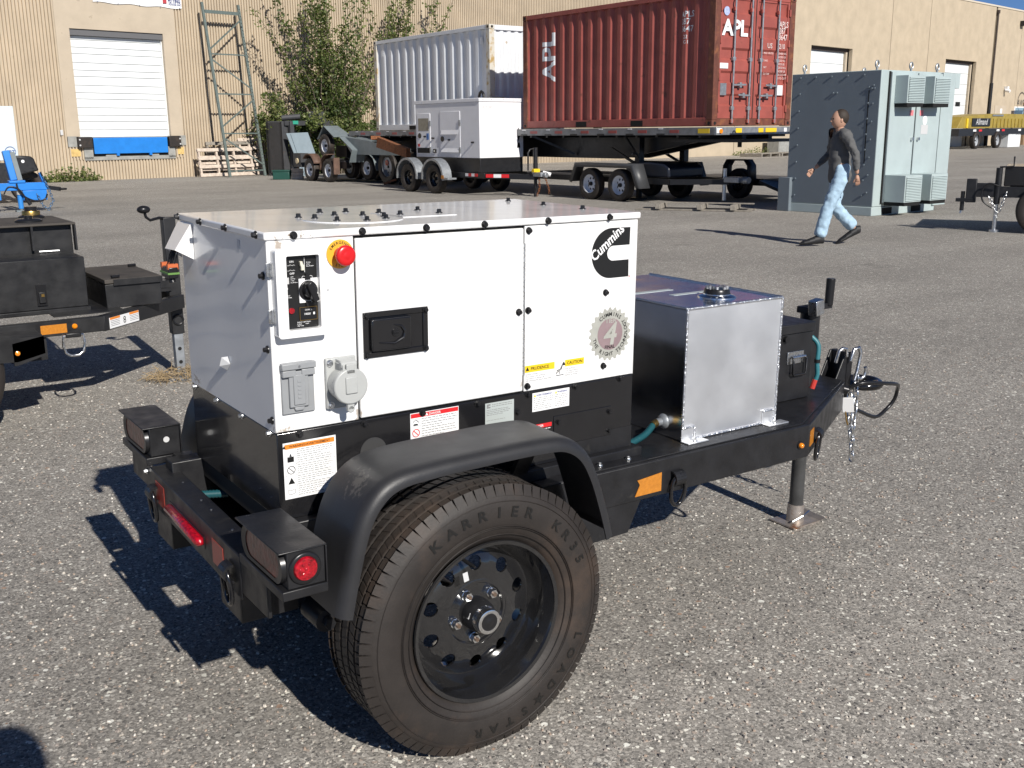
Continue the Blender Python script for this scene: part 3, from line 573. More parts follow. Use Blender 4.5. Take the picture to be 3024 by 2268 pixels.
# --- aluminium fuel tank
TX0,TX1,TY0,TY1,TZ0,TZ1=1.279,1.688,-.009,.61,.5765,.983
TK=MB(); TK.cur=0; TK.box(TX0,TX1,TY0,TY1,TZ0,TZ1)
tk=TK.build('fuel_tank',[M_alu,M_alu_side],GT,bevel=.002)
tk.data.polygons[1].material_index=1; tk.data.polygons[5].material_index=1
wd=MB(); rwd=random.Random(9)
def weld(p,q,out):
    p,q=V(p),V(q); n=int((q-p).length/.0045)
    pts=[p+(q-p)*k/n+V(out)*rwd.uniform(-.0006,.0008) for k in range(n+1)]; wd.tube(pts,[.0038+.001*(k%2)+rwd.uniform(0,.0006) for k in range(n+1)],6)
weld((TX0,TY0,TZ0),(TX0,TY0,TZ1),(-1,-1,0)); weld((TX0,TY0,TZ1),(TX1,TY0,TZ1),(0,-1,1)); weld((TX1,TY0,TZ0),(TX1,TY0,TZ1),(1,-1,0)); weld((TX0,TY0,TZ0+.003),(TX1,TY0,TZ0+.003),(0,-1,0)); weld((TX0,TY0,TZ1),(TX0,TY1,TZ1),(-1,0,1)); weld((TX1,TY0,TZ1),(TX1,TY1,TZ1),(1,0,1))
wd.build('weld_seams',M_weld,tk,angle=80)
fc=MB().rev([(.06,0),(.06,.003),(.05,.008),(.043,.009),(.043,.012)],(1.52,.112,TZ1),(0,0,1),36).build('filler_neck',M_alu_side,tk,angle=50)
cp=MB().rev([(.041,.009),(.041,.022),(.037,.027),(.02,.028),(0,.028)],(1.52,.112,TZ1),(0,0,1),36)
cp.build('filler_cap',M_bolt,tk,angle=40)
cb=MB()
for k in range(8): a=k*PI/4; cb.cyl((1.52+.031*math.cos(a),.112+.031*math.sin(a),TZ1+.027),(1.52+.031*math.cos(a),.112+.031*math.sin(a),TZ1+.035),.0055,n=6)
cb.obox((1.52,.112,TZ1+.031),(.022,.006,0),(-.002,.008,0),(0,0,.004)); cb.build('cap_screws',M_zinc,tk)
for y,x0 in((.30,1.33),(.21,1.42)): MB().box(x0,x0+.17,y-.012,y+.012,TZ1,TZ1+.0008).build('tank_sticker',M_plate,tk)
for x in(TX0-.006,TX1-.062):
    b=MB().box(x,x+.085 if x<1.5 else x+.092,TY0-.036,TY0,.5757,.5795); b.prism([(x,.5797),(x+.052,.5797),(x+.052,.612),(x+.046,.62),(x,.62)],1,TY0-.0045,TY0-.0005); b=b.build('tank_bracket',M_alu,tk,bevel=.001)
    inst('bolt',BOLTZ,tk,zaxis((x+.04,TY0-.02,.5795),(0,0,1)))
    wd=MB(); weld((x+.0,TY0-.004,.62),(x+.05,TY0-.004,.62),(0,-1,0)); weld((x+.052,TY0-.004,.58),(x+.052,TY0-.004,.618),(0,-1,0)); wd.build('bracket_weld',M_weld,tk,angle=80)
# tank hose fitting and ribbed hose
MB().rev([(.024,0),(.022,.005),(.012,.012),(.012,.03)],(TX0,.075,.622),(-1,0,0),24).build('hose_fitting',M_galv,tk,angle=50)
def ribbed(name,pts,r,mat_,parent,pitch=.007):
    P=[V(p) for p in pts]; out=[]; 
    # Catmull-Rom resample
    Q=[P[0]]+P+[P[-1]]
    for i in range(1,len(Q)-2):
        a,b_,c,d=Q[i-1],Q[i],Q[i+1],Q[i+2]; n=max(2,int((c-b_).length/(pitch/2)))
        for k in range(n):
            t=k/n; out.append(.5*((2*b_)+(c-a)*t+(2*a-5*b_+4*c-d)*t*t+(3*b_-a-3*c+d)*t**3))
    out.append(P[-1]); return MB().tube(out,[r*(1 if k%2 else .82) for k in range(len(out))],10).build(name,mat_,parent,angle=80)
def smooth_tube(name,pts,r,mat_,parent,n=8,res=8):
    P=[V(p) for p in pts]; Q=[P[0]]+P+[P[-1]]; out=[]
    for i in range(1,len(Q)-2):
        a,b_,c,d=Q[i-1],Q[i],Q[i+1],Q[i+2]
        for k in range(res):
            t=k/res; out.append(.5*((2*b_)+(c-a)*t+(2*a-5*b_+4*c-d)*t*t+(3*b_-a-3*c+d)*t**3))
    out.append(P[-1]); return MB().tube(out,r,n).build(name,mat_,parent,angle=80)
MB().cyl((TX0-.028,.075,.622),(TX0-.05,.07,.617),.012,n=12).build('hose_elbow',M_brass,tk)
ribbed('fuel_hose',[(TX0-.045,.071,.619),(1.18,.05,.60),(1.10,.03,.592),(1.07,.05,.592)],.011,M_teal,tk)
# --- battery box
BX0,BX1,BY0,BY1=1.866,2.034,.14,.46
bx=MB().box(BX0,BX1,BY0,BY1,.5765,.815).build('battery_box',M_satin,GT,bevel=.003)
MB().box(BX0-.006,BX1+.006,BY0-.006,BY1+.006,.815,.848).build('battery_box_lid',M_satin,bx,bevel=.003)
MB().box(1.905,1.988,BY0-.004,BY0,.708,.752).build('handle_plate',M_zinc,bx,bevel=.001)
MB().tube([(1.93,BY0-.006,.733),(1.925,BY0-.014,.725),(1.925,BY0-.014,.675),(1.93,BY0-.014,.67),(1.988,BY0-.014,.67),(1.993,BY0-.014,.675),(1.993,BY0-.014,.725),(1.988,BY0-.006,.733)],.0045,8).build('drop_handle',M_bolt,bx,angle=60)
MB().cyl((1.926,BY0-.008,.732),(1.992,BY0-.008,.732),.005,n=10).build('handle_barrel',M_zinc,bx)
MB().cyl((1.89,BY0-.002,.80),(1.89,BY0-.012,.80),.011,n=16).build('cam_lock',M_bolt,bx)
smooth_tube('battery_cable',[(2.045,.155,.79),(2.06,.135,.76),(2.055,.13,.70),(2.06,.13,.655),(2.055,.135,.63)],.0085,mat('teal_cable',(.03,.16,.19),.45),GT)
MB().cyl((2.056,.134,.637),(2.048,.138,.605),.0095,n=10).build('cable_end_sleeve',mat('red_sleeve',(.5,.04,.03),.5),GT)
MB().cyl((2.055,.13,.70),(2.055,.13,.712),.0115,n=12).build('cable_clamp',M_bolt,GT)
# --- tongue jack
jx,jy=2.215,.305
MB().cyl((jx,jy,.055),(jx,jy,.60),.027,n=24).build('jack_inner_tube',mat('grey_jack_paint',(.05,.05,.05),.4,var=.3,vscale=12),GT)
jk=MB().cyl((jx,jy,.40),(jx,jy,.86),.036,n=24).box(jx-.036,jx+.036,jy-.036,jy+.036,.835,.86).build('jack_housing',M_satin,GT,bevel=.003)
ft=MB(); ft.prism([(jx-.075,jy-.06),(jx+.075,jy-.06),(jx+.08,jy+.06),(jx-.07,jy+.065)],2,.0115,.017); ft.add([(jx-.075,jy-.06,.017),(jx+.075,jy-.06,.017),(jx+.085,jy-.082,.033),(jx-.085,jy-.082,.033)],[(0,3,2,1)]).add([(jx+.075,jy-.06,.017),(jx+.08,jy+.06,.017),(jx+.102,jy+.07,.033),(jx+.085,jy-.082,.033)],[(0,3,2,1)])
M_foot=mat('worn_zinc',(.45,.4,.36),.45,metal=.7,var=.2,vscale=25,wear=((.3,.12,.05),14,.55,.1))
fo=ft.build('jack_foot',M_foot,GT); MB().cyl((jx,jy,.017),(jx,jy,.085),.034,.031,24).build('foot_socket',M_foot,fo); MB().tube([(jx-.05,jy-.03,.03),(jx-.01,jy-.045,.05),(jx+.045,jy-.03,.055)],.003,6).build('retaining_pin',M_zinc,fo)
MB().obox((jx-.025,jy-.045,.865),(.022,0,.004),(0,.02,0),(-.004,0,.028)).build('crank_bracket',M_zinc,jk,bevel=.003)
MB().bar((jx-.03,jy-.055,.868),(jx+.043,jy-.055,.868),.014,.02).build('crank_arm',M_satin,jk); MB().cyl((jx+.03,jy-.055,.868),(jx+.033,jy-.055,.968),.0155,.0165,18).build('crank_handle',M_bolt,jk,bevel=.003)
# --- lunette hitch, coupler plates, chain, cable
hp=MB(); 
for y in(.262,.332): hp.prism([(2.30,.461),(2.40,.461),(2.43,.50),(2.43,.67),(2.40,.672),(2.385,.672),(2.34,.575),(2.30,.575)],1,y,y+.008)
hp.box(2.39,2.402,.262,.34,.465,.672).build('coupler_plates',M_satin,GT,bevel=.003)
MB().rev([(.068+.017*math.cos(t*PI/6),.017*math.sin(t*PI/6)) for t in range(12)],(2.545,.30,.525),(0,0,1),32,True).cyl((2.39,.30,.525),(2.48,.30,.525),.022,n=16).build('lunette_ring',M_black,GT,angle=60)
def link_mesh(w=.011,h=.02,r=.0036,m=None):
    Q=[]
    for t in range(16):
        a=2*PI*t/16; Q.append((w*math.cos(a),0,h*.55*math.sin(a)+math.copysign(h*.45,math.sin(a)) if abs(math.sin(a))>1e-6 else 0))
    return MB().tube(Q,r,6,True).mesh('chain_link',m or M_zinc,60)
LINK=link_mesh()
def chain(parent,pts,me=None,pitch=.031):
    P=[V(p) for p in pts]; out=[]; acc=0; k=0
    for a,b_ in zip(P,P[1:]):
        L=(b_-a).length; d=(b_-a)/L; t=pitch/2-acc if acc<pitch/2 else pitch*1.5-acc
        s=acc and (pitch-acc) or 0
        while s<L:
            q=a+d*s; x=V(1,0,0) if k%2 else V(0,1,0); inst('chain_link',me or LINK,parent,zaxis(q,d,tuple(x+V(.15,.1,0)))); k+=1; s+=pitch
        acc=(pitch-(s-L))%pitch
hk=MB().tube([(2.40,.25,.64),(2.41,.245,.685),(2.435,.242,.69),(2.445,.24,.665),(2.43,.238,.60),(2.415,.236,.565)],.0068,8).tube([(2.43,.236,.575),(2.445,.232,.567),(2.462,.228,.575),(2.468,.226,.60),(2.462,.226,.612)],.0068,8).build('chain_hook',M_zinc,GT,angle=60)
MB().tube([(2.33,.262,.64),(2.335,.255,.685),(2.35,.25,.695),(2.37,.25,.69),(2.375,.25,.66)],.0065,8).build('chain_hook',M_zinc,GT,angle=60)
chain(hk,[(2.425,.236,.57),(2.425,.23,.49),(2.40,.215,.38),(2.41,.215,.255)]); chain(hk,[(2.40,.24,.50),(2.385,.22,.42),(2.40,.215,.33)])
smooth_tube('breakaway_cable',[(2.36,.235,.535),(2.40,.19,.565),(2.50,.17,.555),(2.62,.19,.53),(2.70,.24,.49),(2.715,.26,.44),(2.68,.27,.40),(2.60,.26,.385),(2.48,.25,.43),(2.40,.245,.46)],.0075,M_bolt,GT)
MB().cyl((2.35,.238,.54),(2.365,.225,.535),.016,n=12).build('cable_plug',M_bolt,GT); MB().obox((2.36,.215,.48),(.02,-.012,0),(.002,.003,0),(-.006,0,.03)).build('paper_tag',M_palegrey,GT,bevel=.002)
MB().tube([(2.355,.22,.46),(2.36,.215,.42),(2.37,.215,.40)],.003,6).build('tag_wire',M_brass,GT)
# --- rear bumper beam, tilted slightly, with lamps and reflectors
BT=R(1.5)
def zt_(y): return math.tan(BT)*(y-.30)
bm=MB(); y0,y1=-.044,.655; xr,xf=-.118,-.055; zc=.564
for a in((y0,y1),):
    bm.add([(xr,y0,zc+zt_(y0)),(xf,y0,zc+zt_(y0)),(xf,y1,zc+zt_(y1)),(xr,y1,zc+zt_(y1)),(xr,y0,zc-.108+zt_(y0)),(xr,y1,zc-.108+zt_(y1)),(xr+.006,y0,zc-.108+zt_(y0)),(xr+.006,y1,zc-.108+zt_(y1)),(xr+.006,y0,zc-.006+zt_(y0)),(xr+.006,y1,zc-.006+zt_(y1)),(xf,y0,zc-.006+zt_(y0)),(xf,y1,zc-.006+zt_(y1))],
     [(0,1,2,3),(0,3,5,4),(4,5,7,6),(6,7,9,8),(8,9,11,10),(1,10,11,2),(0,4,6,8,10,1),(3,2,11,9,7,5)])
bmo=bm.build('bumper_beam',M_satin,GT,bevel=.003)
def on_face(y,dz): return V(xr-.0008,y,zc-.054+dz+zt_(y))
def face_quad(y,w,h,name,m,parent):
    c=on_face(y,0); MB().obox(c,(0,w/2,zt_(w/2+.3)),(0,0,h/2),(.0006,0,0)).build(name,m,parent)
face_quad(.565,.075,.062,'red_reflector',M_redrefl,bmo); face_quad(.105,.075,.062,'red_reflector',M_redrefl,bmo)
st=MB(); A_,B_=on_face(.475,-.004),on_face(.205,-.004); 
st.tube([A_+V(-.006,0,0),A_+V(-.008,-.01,0),B_+V(-.008,.01,0),B_+V(-.006,0,0)],[.006,.0135,.0135,.006],14); st.build('lamp_strip',M_redlens,bmo,angle=60)
MB().obox((A_+B_)/2,(B_-A_)/2*1.04,(0,0,.016),(.0012,0,0)).build('lamp_strip_base',M_bolt,bmo,bevel=.001)
for k in range(8):
    y=.56-.075*k
    if k in(1,3,4,6): MB().cyl((-.078,y,zc+zt_(y)),(-.078,y,zc+zt_(y)+.0012),.0035,n=8).build('rivet',M_zinc,bmo)
for y in(.60,.015): tiering(xr,y,.506+zt_(y),(-1,0,0),(0,1,0),.026,.034)
# lamp houses
def lamp_house(s,round_lamp):
    ya,yb=(-.305,-.055) if s<0 else (.665,.915)
    z0,z1=.578+zt_((ya+yb)/2)+.004,.664+zt_((ya+yb)/2)+.004
    h=MB().box(-.108,-.024,ya+.004,yb-.004,z0,z1-.004).build('lamp_house',M_satin,GT,bevel=.002)
    MB().box(-.127,-.02,ya,yb,z1-.004,z1).box(-.0235,-.02,ya,yb,z0-.02,z1-.004).build('lamp_house_roof',M_satin,h,bevel=.0015)
    MB().box(-.122,-.02,ya,yb,z0-.022,z0-.001).build('lamp_shelf',M_satin,h,bevel=.002)
    c=V(-.108,(ya+yb)/2,(z0+z1)/2-.002); hw,hh=.105,.034
    def oval(k1,x): return [(x,c.y+ (hw*k1-hh*k1)*(1 if -PI/2<=a<PI/2 else -1)+hh*k1*math.cos(a),c.z+hh*k1*math.sin(a)) for a in [(-PI/2+2*PI*i/32) for i in range(32)]]
    gr=MB().ring(oval(1.12,-.108),oval(1.1,-.118)).ring(oval(1.1,-.118),oval(.9,-.116)); gr.build('lamp_grommet',M_bolt,h,angle=50)
    P=oval(.92,-.1145); MB().add(P,[tuple(range(31,-1,-1))]).build('oval_lens',M_smoke,h,angle=0)
    if round_lamp:
        y=ya+.004; zc_=(z0+z1)/2-.001
        MB().rev([(.036,0),(.036,.003),(.033,.006),(.027,.006),(.026,.002)],(-.07,y,zc_),(0,-1,0),36).build('round_lamp_grommet',M_bolt,h,angle=50)
        MB().rev([(.0265,.001),(.0265,.007),(.024,.0105),(.02,.0112),(.0195,.0105),(0,.0115)],(-.07,y,zc_),(0,-1,0),36).build('round_lens',M_redlens,h,angle=40)
        le=MB()
        for k in range(6):
            a=k*PI/3; rr=.012 if k else 0; le.sphere((-.07+rr*math.cos(a),y-.0108,zc_+rr*math.sin(a)),.0042,8,6,(1,.4,1))
        le.build('led_bumps',M_redlens,h,angle=60)
    else:
        MB().cyl((-.062,ya+.0045,z0+.045),(-.062,ya+.003,z0+.045),.0085,n=16).build('wire_hole',M_white_plain if False else M_palegrey,h)
    return h
lamp_house(-1,True); lamp_house(1,False)
MB().box(-.116,-.106,.655,.84,.505,.575).build('bumper_end_plate',M_satin,GT,bevel=.002); inst('bolt',BOLTZ,GT,zaxis((-.117,.69,.55),(-1,0,0)))
MB().box(-.116,-.106,-.20,-.044,.465,.553).build('bumper_end_plate',M_satin,GT,bevel=.002)
MB().box(-.05,.001,.58,.66,.50,.60).build('bumper_standoff',M_satin,GT,bevel=.003); MB().box(-.05,.001,-.03,.03,.46,.598).build('bumper_standoff',M_satin,GT,bevel=.003)
ribbed('drain_hose',[(-.035,.47,.53),(.03,.44,.53)],.012,M_teal,GT)
# rear tray under the skirt
MB().box(.004,1.05,.03,.57,.46,.47).build('belly_plate',M_satin,GT)
# --- wheel, hub, axle
def tyre_mesh(Rt,wd_,rim,nt=60,detail=True,m=None):
    h=wd_/2; b=MB()
    prof=[(rim-.004,-h*.68),(rim+.006,-h*.80),(rim+.02,-h*.90),(rim+.05,-h*.985),(rim+.075,-h),(Rt*.895,-h*.975),(Rt*.945,-h*.91),(Rt*.972,-h*.83),(Rt*.985,-h*.72)]
    grooves=[-.52,-.18,.18,.52]
    cr_=[]
    for g_ in grooves:
        gw=.045
        cr_+=[(Rt*(1-.006*(abs(g_)+.0)**2),h*(g_-gw)),(Rt-.0085,h*(g_-gw*.7)),(Rt-.0085,h*(g_+gw*.7)),(Rt*(1-.006*(abs(g_))**2),h*(g_+gw))]
    prof=prof+[(Rt*.993,-h*.64)]+cr_+[(Rt*.993,h*.64)]+[(r_,-x) for r_,x in prof[::-1]]
    b.rev(prof,(0,0,0),(0,-1,0),72)
    if detail:
        for k in range(nt):                      # shoulder lugs both sides, tread blocks
            a=2*PI*k/nt
            for s in(-1,1):
                rv=V(math.cos(a),0,math.sin(a)); tv=V(-math.sin(a),0,math.cos(a))
                p=rv*(Rt*.972)+V(0,s*h*.865,0); nd=(rv*.45+V(0,s*.9,0)).normalized(); ld=(rv*.9-V(0,s*.45,0)).normalized()
                b.obox(p,tv*(PI*Rt/nt*.84),ld*.014,nd*.0012)
                p2=rv*(Rt*.989)+V(0,s*h*.69,0); b.obox(p2,tv*(PI*Rt/nt*.86),V(0,h*.11,0)-rv*(s*.003),rv*.003)
        n2=90
        for k in range(n2):
            a=2*PI*(k+.5)/n2
            for g_,sk in((0,.35),(-.35,-.3),(.35,.3)):
                rv=V(math.cos(a),0,math.sin(a)); tv=V(-math.sin(a),0,math.cos(a))
                b.obox(rv*(Rt-.001)+V(0,h*g_,0),tv*(PI*Rt/n2*.78),V(0,h*.115,0)+tv*sk*.012,rv*.0022)
    return b.mesh('tyre',m or M_rubber,40)
TR=.344; hubp=V(XW,-.178,.334)
wh=MB(); # rim barrel + lip; axis along -y; plane of the rim flange at y=-.27
ty=inst('tyre',tyre_mesh(TR,.2,.205,76),GT,loc=hubp)
lt_=MB(); yl=-.1018
lc=V(hubp.x,hubp.y+yl,hubp.z)
def tl(s,a0,step,size,inw=False,rad=.285):
    for i,ch in enumerate(s):
        if ch==' ': continue
        a=R(a0+step*i); rv=V(math.cos(a),0,math.sin(a)); tv=V(math.sin(a),0,-math.cos(a)); sl=V(0,.12,0)
        if inw: rv2,tv2=-rv,-tv
        else: rv2,tv2=rv,tv
        q_=MB().text(ch,size,lc-hubp+rv*rad-rv2*size*.35,tv2,(rv2+V(0,.05 if not inw else -.05,0)),'C',.025,1.15); q_.build('sidewall_letter',M_rubber_letter,ty,angle=0)
tl('KARRIER',123,-9.2,.036); tl('KR35',48,-8.6,.034); tl('LOAD★STAR',-22,-9.6,.033)
sl_=MB()
for rr,yy_ in((.247,-.1),(.243,-.0995),(.225,-.0955),(.3085,-.0985)): sl_.rev([(rr,0),(rr+.0012,.0016),(rr+.0024,0)],(0,yy_+.001,0),(0,-1,0),72)
so_=sl_.build('sidewall_ribs',M_rubber,ty,angle=60)
rim=MB(); 
rim.rev([(.1975,.086),(.2065,.088),(.2085,.084),(.2065,.079),(.199,.077),(.194,.06),(.1895,.052),(.1875,.035),(.176,.022),(.17,-.02),(.17,-.07)],(0,0,0),(0,-1,0),64)
rim.rev([(.1985,.0845),(.194,.0755),(.1885,.06),(.1835,.051),(.1815,.034),(.174,.018),(.168,.008),(.163,.009)],(0,0,0),(0,-1,0),64)
ro=rim.build('rim',M_rim,GT,angle=40); ro.location=hubp
# dish with ten round holes
def dish(n,r1,r2,rh,hr,y1,y2,fn,m,name='wheel_disc',seg=20,th=.006):
    b=MB(); dA=PI/n; rm=hr
    for k in range(n):
        a0=2*PI*(k+.5)/n
        inner=[];outer=[]
        for t in range(seg):
            t_=2*PI*t/seg+PI/seg; c_,s_=math.cos(t_),math.sin(t_)
            inner.append((rm+rh*c_,rh*s_/rm))
            # ray to rectangle in (r, theta*rm)
            kx=((r2-rm) if c_>0 else (rm-r1))/max(abs(c_),1e-6); ky=dA*rm/max(abs(s_),1e-6); q=min(kx,ky); outer.append((rm+q*c_,q*s_/rm))
        # snap corners
        P=lambda r_,th_: (r_*math.cos(a0+th_),-fn(r_),r_*math.sin(a0+th_))
        b.ring([P(*q) for q in outer],[P(*q) for q in inner])
        b.ring([P(*q) for q in inner],[(P(*q)[0],P(*q)[1]+th,P(*q)[2]) for q in inner])
        # fill the four rectangle corners
        for sr in(r1,r2):
            for st_ in(-1,1):
                cnd=[q for q in outer if (abs(q[0]-sr)<1e-6)]; cn2=[q for q in outer if abs(q[1]-st_*dA)<1e-6]
                if cnd and cn2:
                    qa=max(cnd,key=lambda q:q[1]*st_); qb=max(cn2,key=lambda q:(q[0] if sr==r2 else -q[0]))
                    b.add([P(*qa),P(sr,st_*dA),P(*qb)],[(0,1,2)])
    return b.mesh(name,m,45)
fn=lambda r_: .008+.018*math.sin(max(0,min(1,(.166-r_)/.06))*PI/2)
dm=dish(10,.088,.164,.0185,.1325,0,0,fn,M_rim)
dso=inst('wheel_disc',dm,ro,None)
MB().rev([(.0885,.026),(.084,.0275),(.08,.027),(.076,.022),(.055,.0215),(.05,.023),(.0415,.023)],(0,0,0),(0,-1,0),48).build('wheel_centre',M_rim,ro,angle=30)
M_stud=mat('dull_stud_steel',(.16,.11,.08),.55,metal=.5)
for k in range(5):
    a=R(90+72*k+28); c=V(.0625*math.cos(a),-.0215,.0625*math.sin(a))
    n5=MB().cyl(c,c+V(0,-.006,0),.0135,.0125,16).cyl(c+V(0,-.006,0),c+V(0,-.02,0),.0122,.011,6).build('lug_nut',M_chrome,ro); MB().cyl(c+V(0,-.02,0),c+V(0,-.025,0),.0055,n=10).build('stud_tip',M_stud,ro)
hb=MB().rev([(.0415,.0),(.0415,.034),(.04,.05),(.034,.06),(.0335,.0615)],(0,-.0,0),(0,-1,0),36).build('hub',M_satin,ro,angle=40)
MB().rev([(.0335,.058),(.034,.075),(.031,.086),(.026,.088),(.022,.087)],(0,0,0),(0,-1,0),36).build('hub_cap',M_chrome,ro,angle=40); MB().rev([(.0225,.0865),(.0215,.0885),(.012,.0875),(.009,.089),(0,.0895)],(0,0,0),(0,-1,0),30).build('grease_plug',M_bolt,ro,angle=40)
MB().obox((-.036,-.045,.012),(0,.008,0),(.003,0,.007),(.001,0,-.0005)).build('hub_sticker',M_palegrey,ro); 
MB().tube([(-.045,-.03,.158),(-.04,-.055,.153),(-.034,-.075,.148)],[.004,.005,.0035],8).build('valve_stem',M_bolt,ro); MB().obox((-.058,-.072,.128),(.008,.002,0),(-.0005,.003,.01),(0,.0005,0)).build('valve_tag',M_palegrey,ro)
MB().cyl((XW,-.15,.334),(XW,.65,.334),.028,n=16).build('axle',M_satin,GT); MB().cyl((.055,-.12,.379),(.055,-.03,.379),.028,n=16).cyl((.055,-.14,.379),(.055,-.12,.379),.014,n=6).build('suspension_bushing',M_satin,GT); MB().bar((.055,-.075,.379),(XW,-.05,.334),.03,.05).build('suspension_arm',M_satin,GT)
# far wheel
fw=inst('tyre',ty.data,GT,loc=(XW,.778,.334)); inst('rim',rim.mesh('rim',M_rim,40),GT,Matrix.Translation((XW,.778,.334))@Matrix.Rotation(PI,4,'Z'))
# --- fender: swept section
def fender(path,ya,yb,s):
    # path of (x,z) along the top surface; ya inner, yb outer edge, s = sign of outward y
    sec=[(ya,0),(yb-s*.03,0),(yb-s*.016,-.003),(yb-s*.006,-.010),(yb,-.022),(yb,-.034),(yb-s*.004,-.034),(yb-s*.005,-.02),(yb-s*.02,-.0055),(yb-s*.03,-.004),(ya,-.004)]
    P=[V(x,0,z) for x,z in path]; Q=[P[0]]+P+[P[-1]]; pts=[]
    for i in range(1,len(Q)-2):
        a,b_,c,d=Q[i-1],Q[i],Q[i+1],Q[i+2]
        for k in range(5):
            t=k/5; pts.append(.5*((2*b_)+(c-a)*t+(2*a-5*b_+4*c-d)*t*t+(3*b_-a-3*c+d)*t**3))
    pts.append(P[-1]); b=MB(); m_=len(sec)
    for i,p in enumerate(pts):
        a=pts[max(i-1,0)]; c=pts[min(i+1,len(pts)-1)]; d=(c-a).normalized(); n=V(-d.z,0,d.x)
        for y,h in sec: b.v.append(tuple(p+n*h+V(0,y,0)))
    for i in range(len(pts)-1):
        for t in range(m_):
            u=(t+1)%m_; b.f.append((i*m_+t,(i+1)*m_+t,(i+1)*m_+u,i*m_+u)); b.mi.append(0)
    b.f+=[tuple(range(m_)),tuple(range((len(pts)-1)*m_+m_-1,(len(pts)-1)*m_-1,-1))]; b.mi+=[0,0]
    return b
fpath=[(.008,.462),(.03,.56),(.06,.665),(.10,.728),(.155,.762),(.24,.773),(.40,.777),(.55,.777),(.63,.768),(.69,.73),(.73,.665),(.765,.57),(.79,.485)]
fender(fpath,-.10,-.288,-1).build('fender',M_fender,GT,angle=50)
fender(fpath,.70,.888,1).build('fender',M_fender,GT,angle=50)
MB().box(.78,.80,-.25,-.14,.49,.512).build('fender_tab',M_satin,GT)
MB().bar((.12,-.03,.60),(.12,-.10,.70),.05,.012).build('fender_bracket',M_satin,GT); MB().bar((.66,-.03,.60),(.66,-.10,.72),.05,.012).build('fender_bracket',M_satin,GT)
# ================================================================ WAREHOUSE
def wallmat(name,col,streak=.18):
    m=mat(name,col,.9,var=.1,vscale=1.1,bump=.5,bscale=45,wear=(tuple(c*.72 for c in col),2.2,.62,.2)); return m
M_wall=wallmat('tan_fluted_concrete',(.47,.385,.28)); M_wall2=wallmat('tan_aggregate_concrete',(.46,.38,.275)); M_band=mat('tan_smooth_concrete',(.47,.395,.3),.85,var=.08,vscale=1.5,wear=((.33,.27,.2),3,.62,.1),bump=.2,bscale=30)
M_conc=mat('grey_concrete',(.3,.3,.28),.85,var=.2,vscale=6,bump=.3,bscale=40)
M_doorw=mat('white_door_paint',(.74,.76,.76),.4,var=.04,vscale=3,wear=((.5,.5,.48),2.5,.72,.08))
M_blue=mat('blue_machine_paint',(.02,.2,.62),.35,var=.1,vscale=4,wear=((.05,.16,.35),6,.66,.1))
WB=thing('warehouse_building','long tan fluted concrete warehouse with white dock doors, behind everything','warehouse',(9.296,35.341,0),R(10))
H=10.9
def ribs(a0,a1,z0,z1,pitch=.11,name='fluted_wall'):
    b=MB(); n=max(1,int(round((a1-a0)/pitch))); p=(a1-a0)/n; prof=[]
    for k in range(n):
        x=a0+k*p; prof+=[(x,.03),(x+p*.36,.03),(x+p*.42,-.03),(x+p*.94,-.03)]
    prof.append((a1,.03))
    b.ring([(x,y,z0) for x,y in prof],[(x,y,z1) for x,y in prof],False)
    return b.build(name,M_wall,WB,angle=0)
def flat(a0,a1,z0,z1,y=0,m=None,name='wall_panel',d=.25): return MB().box(a0,a1,y,y+d,z0,z1).build(name,m or M_wall2,WB)
# plain surround of the dock opening (door -1.9..1.32, 1.41..4.86)
ribs(-16,-2.34,0,H); ribs(1.80,13.0,0,H); ribs(13.16,26.9,0,H); ribs(-2.34,1.80,6.9,H); ribs(-2.34,1.80,0,.69)
flat(13.0,13.16,0,H,-.01); flat(26.9,27.05,0,H,-.01)
flat(-2.34,-1.9,1.44,6.9,-.03,M_band,'door_surround',.3); flat(1.32,1.80,1.44,6.9,-.03,M_band,'door_surround',.3); flat(-1.9,1.32,4.86,6.9,-.03,M_band,'door_surround',.3)
ribs(-2.34,-1.83,.69,1.1); ribs(1.42,1.8,.69,1.1)
# dock door sections
dd=MB().box(-1.9,1.32,.22,.24,1.41,4.86).build('dock_door',M_doorw,WB)
MB().box(-1.9,1.32,.02,.2,4.66,4.86).build('door_header',mat('header_gap_shade',(.12,.12,.125),.8),dd)  # dark grey strip stands for the shaded gap above the top section
zz=1.42; k=0
while zz<4.64:
    h=.20 if k%3 else .24
    if k%3==1: h=.28
    MB().box(-1.88,1.30,.165,.2,zz,min(zz+h-.014,4.655)).build('door_section',M_doorw,dd,bevel=.008); zz+=h; k+=1
MB().box(1.285,1.319,.1,.165,1.42,4.66).build('door_track',M_doorw,dd)
